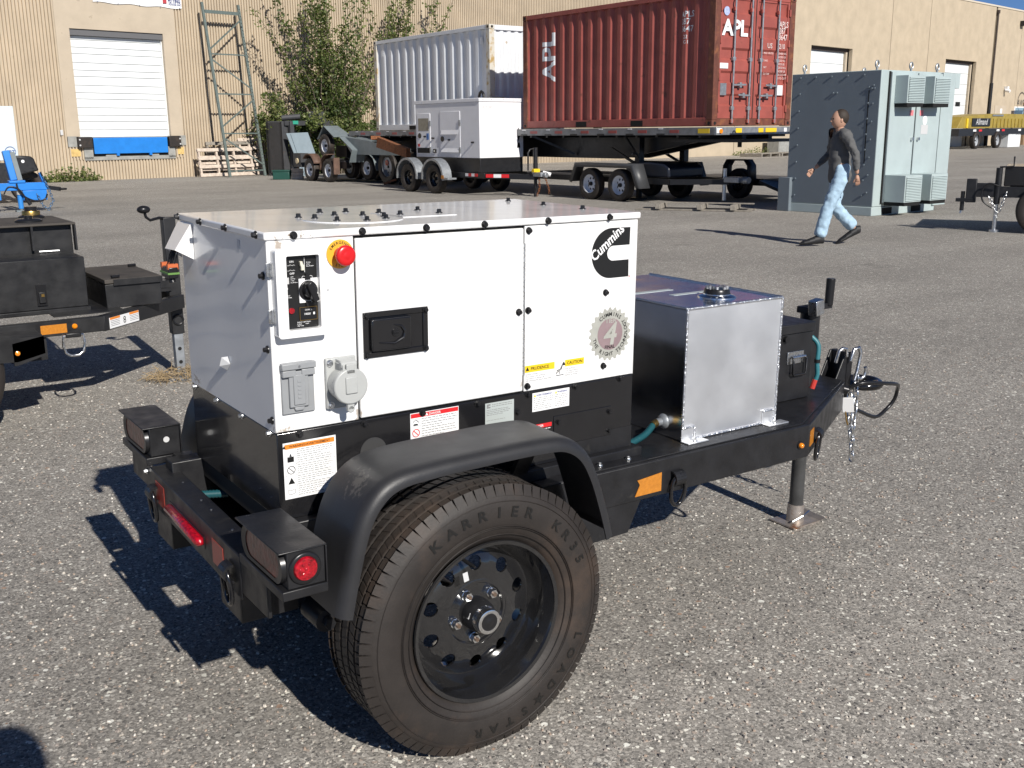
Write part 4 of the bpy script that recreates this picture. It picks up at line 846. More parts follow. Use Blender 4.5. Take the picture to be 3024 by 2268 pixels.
# leveller pit
lv=MB().box(-1.5,1.13,-.10,-.06,.87,1.40).build('dock_leveller_lip',M_blue,WB,bevel=.01)
MB().box(-.75,-.66,-.14,-.06,.80,.88).build('lip_keeper',M_blue,lv); MB().box(.42,.51,-.14,-.06,.80,.88).build('lip_keeper',M_blue,lv)
MB().box(-1.53,1.16,.0,.02,.70,1.41).build('leveller_pit',M_dark,WB); MB().box(-1.53,1.16,-.05,.2,1.395,1.41).build('dock_sill',M_conc,WB)
for a0,a1,z0,z1 in((-1.83,-1.53,.69,1.08),(1.16,1.42,.69,1.08),(-1.83,1.42,.66,.78),(-1.1,-.7,.78,.83),(.45,.8,.78,.83)): MB().box(a0,a1,-.06,.0,z0,z1).build('pit_curb',M_conc,WB,bevel=.006)
for a0,a1 in((-2.04,-1.56),(1.18,1.62)):
    b=MB().box(a0,a1,-.17,-.04,1.07,1.43).build('dock_bumper',M_rubber,WB,bevel=.015)
    for z in(1.16,1.34): MB().cyl(((a0+.05) if a0<0 else (a1-.05),-.17,z),((a0+.05) if a0<0 else (a1-.05),-.185,z),.028,n=10).build('bumper_bolt',M_palegrey,b)
for a0,a1 in((-2.33,-2.04),(1.62,1.86)): MB().box(a0,a1,-.045,-.02,1.11,1.45).build('bumper_plate',M_conc,WB)
for a0,a1 in((-2.26,-1.95),(1.52,1.76)): MB().box(a0,a1,-.034,-.0285,.80,1.04).build('yellow_paint_patch',mat('faded_yellow_paint',(.6,.42,.16),.8,var=.2,vscale=12),WB)
MB().box(-2.55,-2.46,-.06,-.03,1.49,1.66).build('push_button_box',M_palegrey,WB,bevel=.005)
# right hand part of the wall with two drive-in doors
for a0,a1 in((27.05,36.5),(36.55,44.7),(50.0,55.3),(55.36,61.3),(61.36,64.5),(70.2,73.2),(73.5,79),(79.05,95)): flat(a0,a1,0,H)
flat(44.7,50.0,6.6,H); flat(64.5,70.2,6.55,H)
for a0,a1 in((27,44.7),(50,64.5),(70.2,95)): flat(a0,a1,.05,H-.05,.26,M_dark,'joint_backing',.05)
for a0,a1,zt2 in((44.7,50.0,6.6),(64.5,70.2,6.55)):
    d=MB().box(a0,a1,.5,.55,0,zt2).build('drive_in_door',M_doorw,WB)
    for q in range(8): MB().box(a0+.05,a1-.35,.44,.5,q*.8+.02,min(q*.8+.8,zt2-.25)).build('door_section',M_doorw,d,bevel=.015)
    MB().box(a0,a1,.3,.5,zt2-.22,zt2).build('door_header',mat('dark_brown_seal',(.06,.045,.04),.8),d)
    MB().box(a1-.3,a1-.1,.3,.5,0,zt2-.22).build('door_jamb',M_band,d)
    if a0>60:
        for x in(66.0,67.95): MB().box(x,x+.85,.42,.44,3.12,3.46).build('door_window',M_dark,d)
MB().box(26.9,95,-.05,.4,H,H+.12).box(-16,26.9,-.06,.4,H,H+.12).build('parapet_cap',mat('cream_metal_flashing',(.62,.55,.44),.5),WB)
ds=MB().cyl((73.35,-.12,10.55),(73.35,-.12,2.6),.075,n=10).box(73.2,73.5,-.2,-.03,10.4,10.65).build('downspout',mat('dark_brown_downspout',(.05,.035,.028),.6),WB); MB().cyl((73.35,-.12,5.0),(73.35,-.12,0),.13,n=10).build('downspout_boot',M_satin,ds)
for x,z in((76.4,4.5),):
    c=MB().cyl((x,-.1,z),(x,-.5,z-.1),.13,n=12).build('security_camera',M_white_plain,WB); MB().box(x-.05,x+.3,-.3,-.02,z+.05,z+.3).build('camera_bracket',M_white_plain,c)
MB().box(78.4,79.0,-.35,-.02,9.75,10.15).build('wall_lamp',M_satin,WB)
od=MB().box(74.75,77.2,-.03,0,0,3.25).build('office_door',M_band,WB); MB().box(75.9,76.3,-.05,-.03,2.6,3.0).build('door_lamp',M_white_plain,od)
ow=MB().box(79.0,81.4,-.04,0,1.9,3.2).build('office_window',M_white_plain,WB); MB().box(79.2,81.2,-.05,-.04,2.05,3.1).build('window_pane',mat('window_glass_blue',(.25,.35,.42),.1,coat=.5),ow)
MB().box(-16,95,.8,30,0,H-.3).build('building_mass',M_wall2,WB)
# far sign ring near the office
sr=thing('round_sign','round brown open-work sign on a post by the far office','sign',(9.296+80.4*math.cos(R(10)),35.341+80.4*math.sin(R(10))-1.2,0),R(10))
MB().tube([(.85*math.cos(t*PI/12),0,4.3+.85*math.sin(t*PI/12)) for t in range(24)],.05,6,True).build('sign_ring',M_satin,sr); MB().text('AWD',.75,(0,-.02,4.05),XD,YD,'C',.02).build('lettering',M_satin,sr,angle=0); MB().cyl((-1.6,0,0),(-1.6,0,3.45),.22,n=10).box(-2,.4,-.2,.2,3.3,3.5).build('sign_post',mat('brown_post',(.3,.2,.12),.7),sr)
# banner over the dock door
bn=thing('vinyl_banner','white vinyl banner with blue and red lettering hung above the dock door','banner',(9.296,35.341,0),R(10))
bv=[];n=24
for j in range(5):
    for i in range(n+1):
        x=-1.04+3.13*i/n; bv.append((x,-.06-.02*math.sin(i*1.9)*math.sin(j*.9),5.73+.02*math.sin(i*.8)+.22*j))
MB().add(bv,[(j*(n+1)+i,j*(n+1)+i+1,(j+1)*(n+1)+i+1,(j+1)*(n+1)+i) for j in range(4) for i in range(n)]).build('sheet',M_white_plain,bn,angle=60)
MB().text('FETTING',.19,(1.58,-.095,5.905),XD,YD,'L',.015,.62).text('POWER INC',.095,(1.6,-.095,5.815),XD,YD,'L',.01,.9).build('lettering',mat('navy_print',(.03,.05,.2),.5),bn,angle=0)
MB().box(1.40,1.53,-.096,-.09,5.86,6.0).build('red_emblem',mat('brick_red_print',(.45,.05,.06),.5),bn)
for x in(-.9,-.2,.55,1.3,2.0): MB().cyl((x,-.085,5.745),(x,-.1,5.745),.015,n=8).build('grommet',M_zinc,bn)
# ================================================================ CONTAINERS ON A FLATBED
def cont_side(b,Lc,z0,z1,x,out,pitch,depth=.036,y0=.16,y1=None):
    """corrugated panel in the plane x, ribs along z; out=+1/-1 outward x"""
    y1=y1 or Lc-.16; n=int((y1-y0)/pitch); p=(y1-y0)/n; prof=[]
    for k in range(n):
        y=y0+k*p; prof+=[(y,0),(y+p*.28,0),(y+p*.5,depth),(y+p*.78,depth)]
    prof.append((y1,0))
    b.ring([(x-out*d,y,z0) for y,d in prof],[(x-out*d,y,z1) for y,d in prof],False)
def container(name,label,loc,rz,m,mrust,doors,pitch,text=None):
    c=thing(name,label,'shipping container',loc,rz); Lc,Wc,Hc=6.06,2.44,2.59
    for x,o in((.035,-1),(Wc-.035,1)):
        b=MB(); cont_side(b,Lc,.17,Hc-.1,x,o,pitch,.05); b.build('side_wall',m,c,angle=20)
    b=MB(); prof=[]
    for k in range(9):
        x=.16+k*.235; prof+=[(x,0),(x+.07,0),(x+.12,.04),(x+.19,.04)]
    prof.append((Wc-.16,0))
    yb=Lc-.04 if doors else .05; sg=-1 if doors else 1
    b.ring([(x,yb+sg*d,.17) for x,d in prof],[(x,yb+sg*d,Hc-.1) for x,d in prof],False); b.build('end_wall',m,c,angle=20)
    if not doors:
        b=MB(); b.ring([(x,Lc-.05-d,.17) for x,d in prof],[(x,Lc-.05-d,Hc-.1) for x,d in prof],False); b.build('end_wall',m,c,angle=20)
    MB().box(.03,Wc-.03,.03,Lc-.03,Hc-.06,Hc-.03).build('roof',m,c); MB().box(.04,Wc-.04,.04,Lc-.04,.08,.16).build('floor',m,c)
    for x in(0,Wc-.16):
        for y in(0,Lc-.16):
            MB().box(x,x+.16,y,y+.16,.12,Hc-.12).build('corner_post',mrust,c,bevel=.01)
            for z in(0,Hc-.118):
                q=MB().box(x-.004,x+.164,y-.004,y+.164,z,z+.118).build('corner_casting',mrust,c,bevel=.012)
                MB().cyl((x+.08,y-.0055,z+.06),(x+.08,y-.004,z+.06),.035,n=12).cyl((x-.0055,y+.08,z+.06),(x-.004,y+.08,z+.06),.035,n=12).build('casting_hole',M_dark,q)
    for x in(0.004,Wc-.064):
        MB().box(x,x+.06,.16,Lc-.16,Hc-.1,Hc-.005).build('top_rail',m,c,bevel=.006)
        r_=MB().box(x,x+.06,.16,Lc-.16,.01,.17).build('bottom_rail',m,c,bevel=.006)
        for y in(1.95,3.75): MB().box(x-.003,x+.063,y,y+.36,.02,.135).build('fork_pocket',M_dark,r_)
    for y in(.02,Lc-.1): MB().box(.16,Wc-.16,y,y+.08,.01,.15).build('end_sill',mrust,c,bevel=.006); MB().box(.16,Wc-.16,y,y+.08,Hc-.13,Hc-.01).build('end_header',m,c,bevel=.006)
    if doors:
        for i,(x0,x1) in enumerate(((.165,1.212),(1.232,2.275))):
            # door leaf with horizontal corrugations
            b=MB(); prof=[]; zs=.17
            for k in range(5):
                z=.19+k*.44; prof+=[(z,0),(z+.20,0),(z+.235,.035),(z+.395,.035)]
            prof=[(.16,0)]+prof+[(Hc-.14,0)]
            b.ring([(x0+.06,.028+d,z) for z,d in prof],[(x1-.06,.028+d,z) for z,d in prof],False)
            b.box(x0,x0+.06,.02,.07,.155,Hc-.135).box(x1-.06,x1,.02,.07,.155,Hc-.135).box(x0+.06,x1-.06,.024,.07,.155,.185).box(x0+.06,x1-.06,.024,.07,Hc-.17,Hc-.135)
            dr=b.build('door',m,c,angle=20)
            for xx in((x0+.40,x0+.90) if i==0 else (x0+.16,x0+.67)):
                MB().cyl((xx,-.015,.06),(xx,-.015,Hc-.06),.019,n=10).build('locking_bar',M_galv,dr)
                for z in(.10,.35,1.3,Hc-.35,Hc-.1): MB().box(xx-.045,xx+.045,-.03,.028,z-.035,z+.035).build('bar_guide',M_galv if z in(.35,1.3) else m,dr,bevel=.004)
            for zq,xq in(((.80,x0+.40),(.60,x0+.90)) if i==0 else ((.60,x0+.16),(.80,x0+.67))):
                s_=1 if (i==0)==(zq>.7) else -1
                if i==1: s_=1 if zq<.7 else -1
                MB().bar((xq,-.04,zq),(xq+s_*.36,-.045,zq+.01),.02,.035).box(xq+s_*.2-.03,xq+s_*.2+.03,-.05,.02,zq-.05,zq+.05).build('lever_handle',M_galv,dr,bevel=.003)
            for z in(.35,.95,1.65,2.25): 
                xh=x0-.01 if i==0 else x1-.03; MB().box(xh,xh+.04,-.012,.05,z-.07,z+.07).build('hinge',m,dr,bevel=.004)
        MB().box(1.2125,1.2315,.012,.05,.16,Hc-.14).build('door_gasket',M_rubber,c)
    return c
M_red=mat('rusty_red_container_paint',(.31,.076,.06),.55,var=.16,vscale=2.2,rvar=.1,wear=((.13,.045,.03),3.2,.6,.12),bump=.1,bscale=8)
M_redr=mat('rusted_red_corner_steel',(.13,.042,.027),.7,var=.3,vscale=5,wear=((.22,.08,.035),6,.52,.12))
RC1=container('red_container','rust red corrugated container with white lettering on a flatbed trailer','',0,M_red,M_redr,True,.30) if False else None
rc=container('red_shipping_container','rust red corrugated container with white lettering and door bars, on the flatbed',(14.442,12.959,1.554),R(2.87),M_red,M_redr,True,.305)
M_wt=mat('container_white_print',(.72,.74,.76),.6,var=.1,vscale=6,wear=((.45,.25,.22),9,.66,.06))
# big vertical word on the side (paint follows the ribs: letters laid on both rib levels)
def side_word(s,size,y,z,xd,yd,bold,name='side_lettering',sx=1):
    # text mapped on the corrugation: subdivide by clipping at rib edges
    vs,fs=text_geo(s,bold); xd,yd=V(xd),V(yd); pts=[V(0,y,z)+xd*(v[0]*size*sx)+yd*(v[1]*size) for v in vs]
    n=int((6.06-.32)/.305); p=(6.06-.32)/n
    import bmesh
    bm=bmesh.new(); bv_=[bm.verts.new(q) for q in pts]
    for f in fs:
        try: bm.faces.new([bv_[i] for i in f])
        except ValueError: pass
    for k in range(n):
        for fr in(0,.28,.5,.78):
            g_=list(bm.verts)+list(bm.edges)+list(bm.faces); bmesh.ops.bisect_plane(bm,geom=g_,plane_co=(0,.16+(k+fr)*p,0),plane_no=(0,1,0))
    for v_ in bm.verts:
        t=((v_.co.y-.16)%p)/p; d=0 if t<.28 else ((t-.28)/.22*.05 if t<.5 else (.05 if t<.78 else (1-t)/.22*.05)); v_.co.x=.035+d-.004
    me=bpy.data.meshes.new(name); bm.to_mesh(me); bm.free(); me.materials.append(M_wt)
    return inst(name,me,rc)
side_word('APL',.63,4.93,1.08,(0,0,1),(0,1,0),.03)
for k,s in enumerate(('APLS','287','3647')): side_word(s,.165,.95,2.13-.14*k,(0,-1,0),(0,0,1),.012,sx=.9)
side_word('22',.1,.87,1.72,(0,-1,0),(0,0,1),.0); side_word('G1',.1,.87,1.62,(0,-1,0),(0,0,1),.0)
t=MB(); t.text('APL',.41,(.24,.018,1.75),XD,YD,'L',.035,1.08); t.build('door_lettering',M_white_plain,rc,angle=0)
t=MB()
for k,s in enumerate(('APLS','287','3647')): t.text(s,.165,(1.95,.016,1.965-.125*k),XD,YD,'L',.012,.82)
t.text('US',.14,(1.60,.016,1.545),XD,YD,'L',.01); t.text('2210',.14,(1.91,.016,1.545),XD,YD,'L',.01,.9)
for k in range(8): t.text(('30480 KG','67200 LB','2230 KG','4920 LB','28250 KG','62280 LB','33.2 CU M','1172 CU FT')[k],.06,(1.97,.016,1.43-.07*k),XD,YD,'L',.005)
for k,s in enumerate(('MAX GROSS','TARE','NET','CU CAP')): t.text(s,.055,(1.50,.016,(1.43,1.28,1.15,1.02)[k]),XD,YD,'L',.004)
t.build('door_data_lettering',mat('pale_pink_print',(.7,.55,.52),.6),rc,angle=0)
MB().cyl((.34,.018,2.19),(.34,.014,2.19),.085,n=24).build('round_decal',mat('blue_white_decal',(.35,.4,.6),.5,var=.4,vscale=20),rc); MB().box(.19,.43,.013,.018,1.11,1.215).build('oval_plate',M_white_plain,rc,bevel=.03); MB().box(.22,.40,.012,.018,.6,.83).build('approval_plate',M_galv,rc); MB().box(1.98,2.15,.012,.018,.62,.82).build('white_decal',M_white_plain,rc)
M_cw=mat('white_container_paint',(.68,.70,.72),.45,var=.06,vscale=2.5,wear=((.42,.32,.2),4,.69,.06),bump=.1,bscale=6); M_cwr=mat('rusty_white_corner_steel',(.55,.52,.45),.6,wear=((.4,.27,.1),5,.5,.12))
wc=container('white_shipping_container','pale blue-white corrugated container standing behind the red one','x' and (14.341,20.761,1.542),R(1.38),M_cw,M_cwr,False,.385)
wc['label']='white corrugated container with rusty corner posts behind the white generator'
for y in(.35,5.55): MB().box(.03,.036,y,y+.12,2.12,2.3).build('side_vent',M_cw,wc)
# ---- flatbed semi-trailer
FB=thing('flatbed_trailer','long black flatbed semi-trailer with aluminium edge rail carrying both containers','flatbed trailer',(14.40,12.72,0),R(2.2))
MB().box(-.08,2.52,0,15.0,1.475,1.536).build('deck',mat('weathered_deck_wood',(.2,.16,.12),.85,var=.3,vscale=6,stretch=(1,.1,1)),FB)
for x in(-.14,2.52):
    sr_=MB().box(x,x+.06,0,15.0,1.385,1.54).build('edge_rail',mat('dull_aluminium_rail',(.2,.205,.21),.5,metal=.3,var=.25,vscale=6) if x<0 else M_galv,FB,bevel=.008)
    if x<0:
        for k in range(15):
            y=.95+k*.93
            MB().box(x-.006,x,y,y+.26,1.43,1.49).build('red_reflector',mat('red_tape',(.3,.05,.045),.4) if k==0 else bpy.data.materials['red_tape'],sr_)
            MB().box(x-.006,x,y+.45,y+.58,1.505,1.525).build('stake_pocket',M_white_plain,sr_); MB().box(x-.02,x,y+.40,y+.62,1.385,1.42).build('stake_bracket',M_satin,sr_)
np_=MB().box(-.14,2.58,-.06,0,1.385,1.54).build('nose_plate',M_galv,FB,bevel=.008)
for x0,x1,m_ in((-.13,.02,M_white_plain),(.42,.60,M_yellow2),(1.10,1.25,M_yellow2),(1.32,1.66,M_yellow2),(1.9,1.98,M_white_plain)): MB().box(x0,x1,-.066,-.06,1.425,1.515).build('nose_reflector',m_,np_)
MB().cyl((-.02,-.062,1.46),(-.02,-.085,1.46),.045,n=14).build('amber_marker_lamp',M_amberlens,np_); MB().box(-.147,-.14,.12,.42,1.42,1.51).build('side_reflector',M_yellow2,np_)
MB().box(2.1,2.5,-.12,-.06,1.40,1.53).build('hose_couplings',M_satin,np_)
for x in(.75,1.55): MB().prism([(.05,1.384),(15,1.384),(15,1.0),(9.8,.86),(3.6,.86),(1.3,1.24),(.05,1.28)],0,x,x+.12).build('main_beam',M_satin,FB)
xm=MB()
for k in range(24): xm.box(-.08,2.52,.4+k*.61,.46+k*.61,1.34,1.474)
xm.build('cross_members',M_satin,FB,kind='stuff'); MB().box(.3,2.1,-.3,1.6,1.24,1.30).build('upper_coupler_plate',M_satin,FB); MB().cyl((1.2,.5,1.13),(1.2,.5,1.25),.045,n=12).build('kingpin',M_satin,FB)
for x in(.45,1.85): 
    lg_=MB().box(x,x+.15,2.7,2.85,.28,1.35).build('landing_leg',M_satin,FB,bevel=.006); MB().box(x-.06,x+.2,2.62,2.93,.0,.03).box(x+.03,x+.12,2.73,2.82,.03,.3).build('landing_foot',M_satin,lg_); MB().bar((x+.07,2.85,.75),(x+.07,3.7,1.1),.05,.05).build('leg_brace',M_satin,lg_)
MB().bar((-.1,2.6,1.4),(.45,2.7,.9),.03,.03).build('leg_strut',M_satin,FB); MB().cyl((-.15,2.3,1.0),(.4,2.75,1.0),.015,n=8).build('crank_shaft',M_satin,FB)
for y in(5.2,10.0): MB().bar((-.06,y+.7,1.38),(.7,y,.95),.05,.05).build('side_brace',M_satin,FB)
# rear bogie of the flatbed
TYB=tyre_mesh(.5,.27,.29,40,False)
def rim_white(R_,n=8,m=None,hole=.028):
    b=MB(); b.rev([(R_,.075),(R_+.012,.078),(R_+.012,.07),(R_-.004,.06),(R_-.015,.03),(R_-.02,0)],(0,0,0),(0,-1,0),40)
    me=b.mesh('rim',m,40); return me
# ---- generic small trailer wheel: tyre (part) > rim disc, hub
def bg_wheel_meshes(R_=.34,w_=.2,rim=.19,m=None,holes=8,hole=.026):
    ty=tyre_mesh(R_,w_,rim+.002,48,False)
    b=MB(); b.rev([(rim+.006,.085),(rim+.008,.078),(rim-.006,.07),(rim-.012,.03),(rim-.022,-.005),(rim-.03,-.012)],(0,0,0),(0,-1,0),40); rm=b.mesh('rim',m,40)
    f_=lambda r_: -.012+.022*math.sin(max(0,min(1,(rim*.84-r_)/(rim*.5)))*PI/2)
    ds_=dish(holes,rim*.36,rim*.845,hole,rim*.62,0,0,f_,m,'rim_disc',16)
    hb_=MB().rev([(rim*.37,.009),(rim*.3,.016),(.045,.016)],(0,0,0),(0,-1,0),24).mesh('hub',m,40)
    cap=MB().rev([(.045,.014),(.042,.05),(.034,.072),(0,.076)],(0,0,0),(0,-1,0),16).mesh('hub_cap',M_bolt,40)
    bk=MB().cyl((0,.03,0),(0,.04,0),rim-.01,n=24).mesh('hole_shade_disc',M_dark,40)  # dark disc added behind the rim so its holes look shaded
    return ty,rm,ds_,hb_,cap,bk
M_rimw=mat('white_wheel_paint',(.72,.74,.78),.35,var=.06,vscale=10)
M_rimg=mat('grey_wheel_paint',(.45,.47,.5),.4,var=.1,vscale=10)
BGW=bg_wheel_meshes(.345,.205,.20,M_rimw,8,.026); BGB=bg_wheel_meshes(.36,.22,.20,M_rim,8,.026)
def bg_wheel(parent,p,set_=BGW,rz=-90,tilt=0,sc=1):
    Mx=Matrix.Translation(p)@Matrix.Rotation(R(tilt),4,'X')@Matrix.Rotation(R(rz),4,'Z')@Matrix.Scale(sc,4)
    o=inst('wheel',set_[0],parent,Mx)
    for nm,me in zip(('rim','rim_disc','hub','hub_cap','hole_shade_disc'),set_[1:]): inst(nm,me,o)
    return o
BOG=bg_wheel_meshes(.5,.27,.29,M_galv,8,.035)
for y in(11.6,12.85):
    for x,rz in((.02,-90),(2.42,90)): bg_wheel(FB,(x,y,.5),BOG,rz)
MB().box(.3,2.1,11.2,13.3,.75,.86).build('bogie_frame',M_satin,FB)
# ================================================================ WHITE GENERATOR ON TANDEM TRAILER
WG=thing('generator_trailer','white box generator on a dark tandem axle trailer with galvanised round fenders','generator trailer',(12.9,19.06,0),R(2.69))
M_wg=mat('white_enclosure_paint',(.76,.76,.78),.4,var=.03,vscale=3,wear=((.55,.53,.5),4,.72,.06))
gx,gy,gz0,gz1=1.318,2.83,.87,2.18
en=MB().box(0,gx,0,gy,gz0,gz1).build('enclosure',M_wg,WG,bevel=.012)
MB().box(-.02,gx+.02,-.02,gy+.02,gz1,gz1+.085).build('enclosure_roof',M_wg,WG,bevel=.01)
def louvre(o,y0,y1,z0,z1,x=-.004):
    MB().box(x-.002,x+.03,y0,y1,z0,z1).build('vent_recess',M_dark,o); MB().add([(x-.004,y0,z1),(x-.004,y1,z1),(x-.035,y1,z0+.02),(x-.035,y0,z0+.02)],[(0,1,2,3)]).build('vent_hood',M_wg,o,angle=0)
d1=MB().box(-.012,0,2.13,2.75,.93,1.95).build('access_door',M_wg,WG,bevel=.006); d2=MB().box(-.012,0,.80,1.68,.88,1.98).build('access_door',M_wg,WG,bevel=.006)
MB().box(-.016,-.012,2.2,2.68,1.52,1.83).build('control_window',mat('smoked_window',(.2,.2,.17),.15,coat=.5,var=.2,vscale=10),d1); MB().box(-.02,-.012,2.17,2.74,.97,1.10).build('lower_vent',M_dark,d1)
for y,z,o in((2.62,1.40,d1),(1.57,1.32,d2)): MB().cyl((-.012,y,z),(-.03,y,z),.065,n=18).build('latch_dish',M_bolt,o); 
for y,z,o in((2.35,1.38,d1),(1.25,1.30,d2),(.25,1.24,en),(1.98,1.34,en)): MB().cyl((-.0,y,z),(-.07,y,z),.022,n=8).build('door_stop',M_bolt,o)
MB().box(-.016,-.012,2.2,2.3,1.30,1.46).build('blue_sticker',mat('blue_sticker',(.05,.15,.4),.5),d1); MB().box(-.016,-.012,2.63,2.72,1.13,1.2).build('red_sticker',M_redprint,d1); MB().box(-.018,-.0,1.88,2.02,.98,1.07).build('outlet_box',M_bolt,en); MB().box(-.03,-.018,1.93,2.02,1.005,1.04).build('outlet_lever',M_lgrey_pl,en)
louvre(d2,.84,1.62,1.41,1.55); louvre(d2,.84,1.62,.98,1.11)
for z in(1.70,1.05): MB().box(-.03,-.012,.77,.83,z-.07,z+.07).build('hinge',M_galv,d2); MB().box(-.03,-.012,2.1,2.15,z-.07,z+.07).build('hinge',M_galv,d1)
le_=MB().tube([(.72,1.0,2.26),(.72,1.0,2.34),(.72,.96,2.42),(.72,.9,2.45),(.72,.84,2.42),(.72,.8,2.34),(.72,.8,2.26)],.035,8).build('lifting_eye',M_satin,WG,angle=60); MB().box(.6,.84,.72,1.08,2.265,2.275).build('eye_plate',M_rust,le_); MB().cyl((.8,.35,2.265),(.8,.35,2.30),.17,n=18).build('roof_cap',M_satin,WG)
MB().text('829280',.1,(.09,-.003,2.02),XD,YD,'L',.005).build('lettering',M_palegrey,WG,angle=0)
MB().prism([(1.13,1.52),(1.17,1.58),(1.20,1.50),(1.215,1.38),(1.17,1.24),(1.14,1.34),(1.15,1.43)],1,-.004,-.001).build('paint_scar',M_bolt,WG); MB().prism([(1.13,1.18),(1.17,1.24),(1.21,1.2),(1.22,1.10),(1.12,1.10)],1,-.004,-.001).build('paint_scar',M_bolt,WG)
for x in(.1,.35,.7,1.0,1.22): bolt(WG,(x,-.02,2.225),(0,-1,0),BOLT)
MB().box(.01,gx-.01,.01,gy-.01,.53,.869).build('base_tank',M_satin,WG,bevel=.008)
MB().box(-.06,.04,-.25,gy+.3,.40,.529).build('frame_rail',M_satin,WG,bevel=.008); MB().box(gx-.04,gx+.06,-.25,gy+.3,.40,.529).build('frame_rail',M_satin,WG,bevel=.008)
for a,b_ in(((-.01,-.25,.465),(.62,-1.35,.45)),((gx+.01,-.25,.465),(.70,-1.35,.45))): MB().bar(a,b_,.09,.125).build('tongue_rail',M_satin,WG,bevel=.006)
rt=[M_redprint,M_white_plain]
for k in range(4): MB().box(-.068,-.061,.02+.13*k,.14+.13*k,.44,.51).build('reflector_tape',rt[(k)%2],WG)
a=V(-.01,-.25,.0); d=(V(.62,-1.35,0)-a).normalized(); n=V(d.y,-d.x,0)
if n.y>0: n=-n
for k in range(3):
    c=a+d*(.12+.2*k)+n*.052; MB().obox((c.x,c.y,.468),d*.098,n*.003,(0,0,.04)).build('reflector_tape',rt[k%2],WG)
for yy_ in(2.62,1.42):
    bg_wheel(WG,(-.32,yy_,.36),BGB); bg_wheel(WG,(gx+.32,yy_,.36),BGB,90)
    for x0,x1 in((-.46,-.2),(gx+.2,gx+.46)):
        P=[(yy_+.50*math.cos(R(t)),.40+.46*math.sin(R(t))) for t in range(-8,190,14)]
        b=MB(); b.ring([(x0,y,z) for y,z in P],[(x1,y,z) for y,z in P],False); xo=x0 if x0<0 else x1; b.ring([(xo,y,z) for y,z in P],[(xo,y*1+(yy_-y)*.12,z-(z-.4)*.12) for y,z in P],False)
        b.build('round_fender',M_galv,WG,angle=50)
MB().box(-.46,-.2,.72,.95,.36,.40).build('fender_step',M_galv,WG); MB().box(-.466,-.461,.88,1.0,.38,.46).build('amber_reflector',M_amber,WG)
MB().cyl((.66,-1.30,.0),(.66,-1.30,.55),.04,n=12).cyl((.66,-1.30,.4),(.66,-1.30,1.12),.055,n=12).build('tongue_jack',M_satin,WG); MB().tube([(.66,-1.3,1.1),(.50,-1.3,1.08),(.44,-1.3,1.0),(.44,-1.3,.6)],.018,8).build('jack_crank',M_satin,WG,angle=60)
LINKR=link_mesh(.022,.04,.007,M_rust)
hc=MB().box(.56,.76,-1.62,-1.3,.46,.56).cyl((.66,-1.6,.5),(.66,-1.72,.5),.06,n=12).build('coupler',M_galv,WG,bevel=.01); MB().box(.5,.68,-1.45,-1.35,.56,.64).build('breakaway_box',M_yellow2,hc,bevel=.01); MB().cyl((.72,-1.5,.55),(.86,-1.62,.5),.05,n=12).build('brake_actuator',M_white_plain,hc)
for dx in(-.05,.12): chain(hc,[(.66+dx,-1.5,.46),(.66+dx*1.6,-1.55,.2),(.66+dx*2.2,-1.5,.03)],LINKR,.06)
# ================================================================ LOW BLACK TANDEM TRAILER
LT_=thing('tandem_utility_trailer','low black tandem trailer with square fender and white eight-hole wheels, in front of the flatbed','utility trailer',(13.9,15.6,0),R(1.5))
M_fg=mat('grey_black_fender_paint',(.05,.052,.056),.45,var=.15,vscale=6)
for x in(.0,): 
    bg_wheel(LT_,(.06,.50,.345)); bg_wheel(LT_,(.06,-.47,.345)); bg_wheel(LT_,(1.85,.50,.345),rz=90); bg_wheel(LT_,(1.85,-.47,.345),rz=90)
for x0,x1 in((-.08,.22),(1.72,2.0)):
    P=[(1.12,.38),(.93,.80),(-.98,.80),(-1.20,.30)]; b=MB(); b.ring([(x0,y,z) for y,z in P],[(x1,y,z) for y,z in P],False); 
    xo=x0 if x0<0 else x1; Q=[(1.03,.36),(.87,.71),(-.90,.71),(-1.08,.30)]; b.ring([(xo,y,z) for y,z in P],[(xo,y,z) for y,z in Q],False); o=b.build('square_fender',M_fg,LT_,angle=20); s_=o.modifiers.new('s','SOLIDIFY'); s_.thickness=.008
MB().box(.28,.36,-1.7,3.2,.38,.50).box(1.55,1.63,-1.7,3.2,.38,.50).build('frame_rail',M_satin,LT_)
dkb=MB()
for k in range(7): MB().box(.28+.194*k,.28+.194*k+.185,-.4,3.2,.50,.54).build('deck_plank',mat('grey_deck_plank',(.12,.11,.1),.8,var=.3,vscale=5) if k==0 else bpy.data.materials['grey_deck_plank'],LT_)
for a,b_ in(((.32,-1.7,.44),(.92,-2.75,.46)),((1.59,-1.7,.44),(1.0,-2.75,.46))): MB().bar(a,b_,.08,.11).build('tongue_rail',M_satin,LT_)
MB().box(.82,1.1,-3.1,-2.7,.45,.56).cyl((.96,-3.1,.5),(.96,-3.25,.5),.07,n=12).build('coupler',M_galv,LT_,bevel=.01); MB().cyl((.96,-2.6,.08),(.96,-2.6,.72),.04,n=12).build('tongue_jack',M_zinc,LT_)
hx=MB(); hx.prism([(.28,.52),(.28,.80),(1.0,.84),(1.45,.80),(1.6,.72),(1.6,.52)],0,.35,1.4); 
hx.v=[(v[0],-(v[1]),v[2]) for v in hx.v]; hx.build('toolbox_hood',mat('dark_blue_black_paint',(.012,.015,.024),.35,var=.2,vscale=4),LT_,bevel=.04,seg=3)
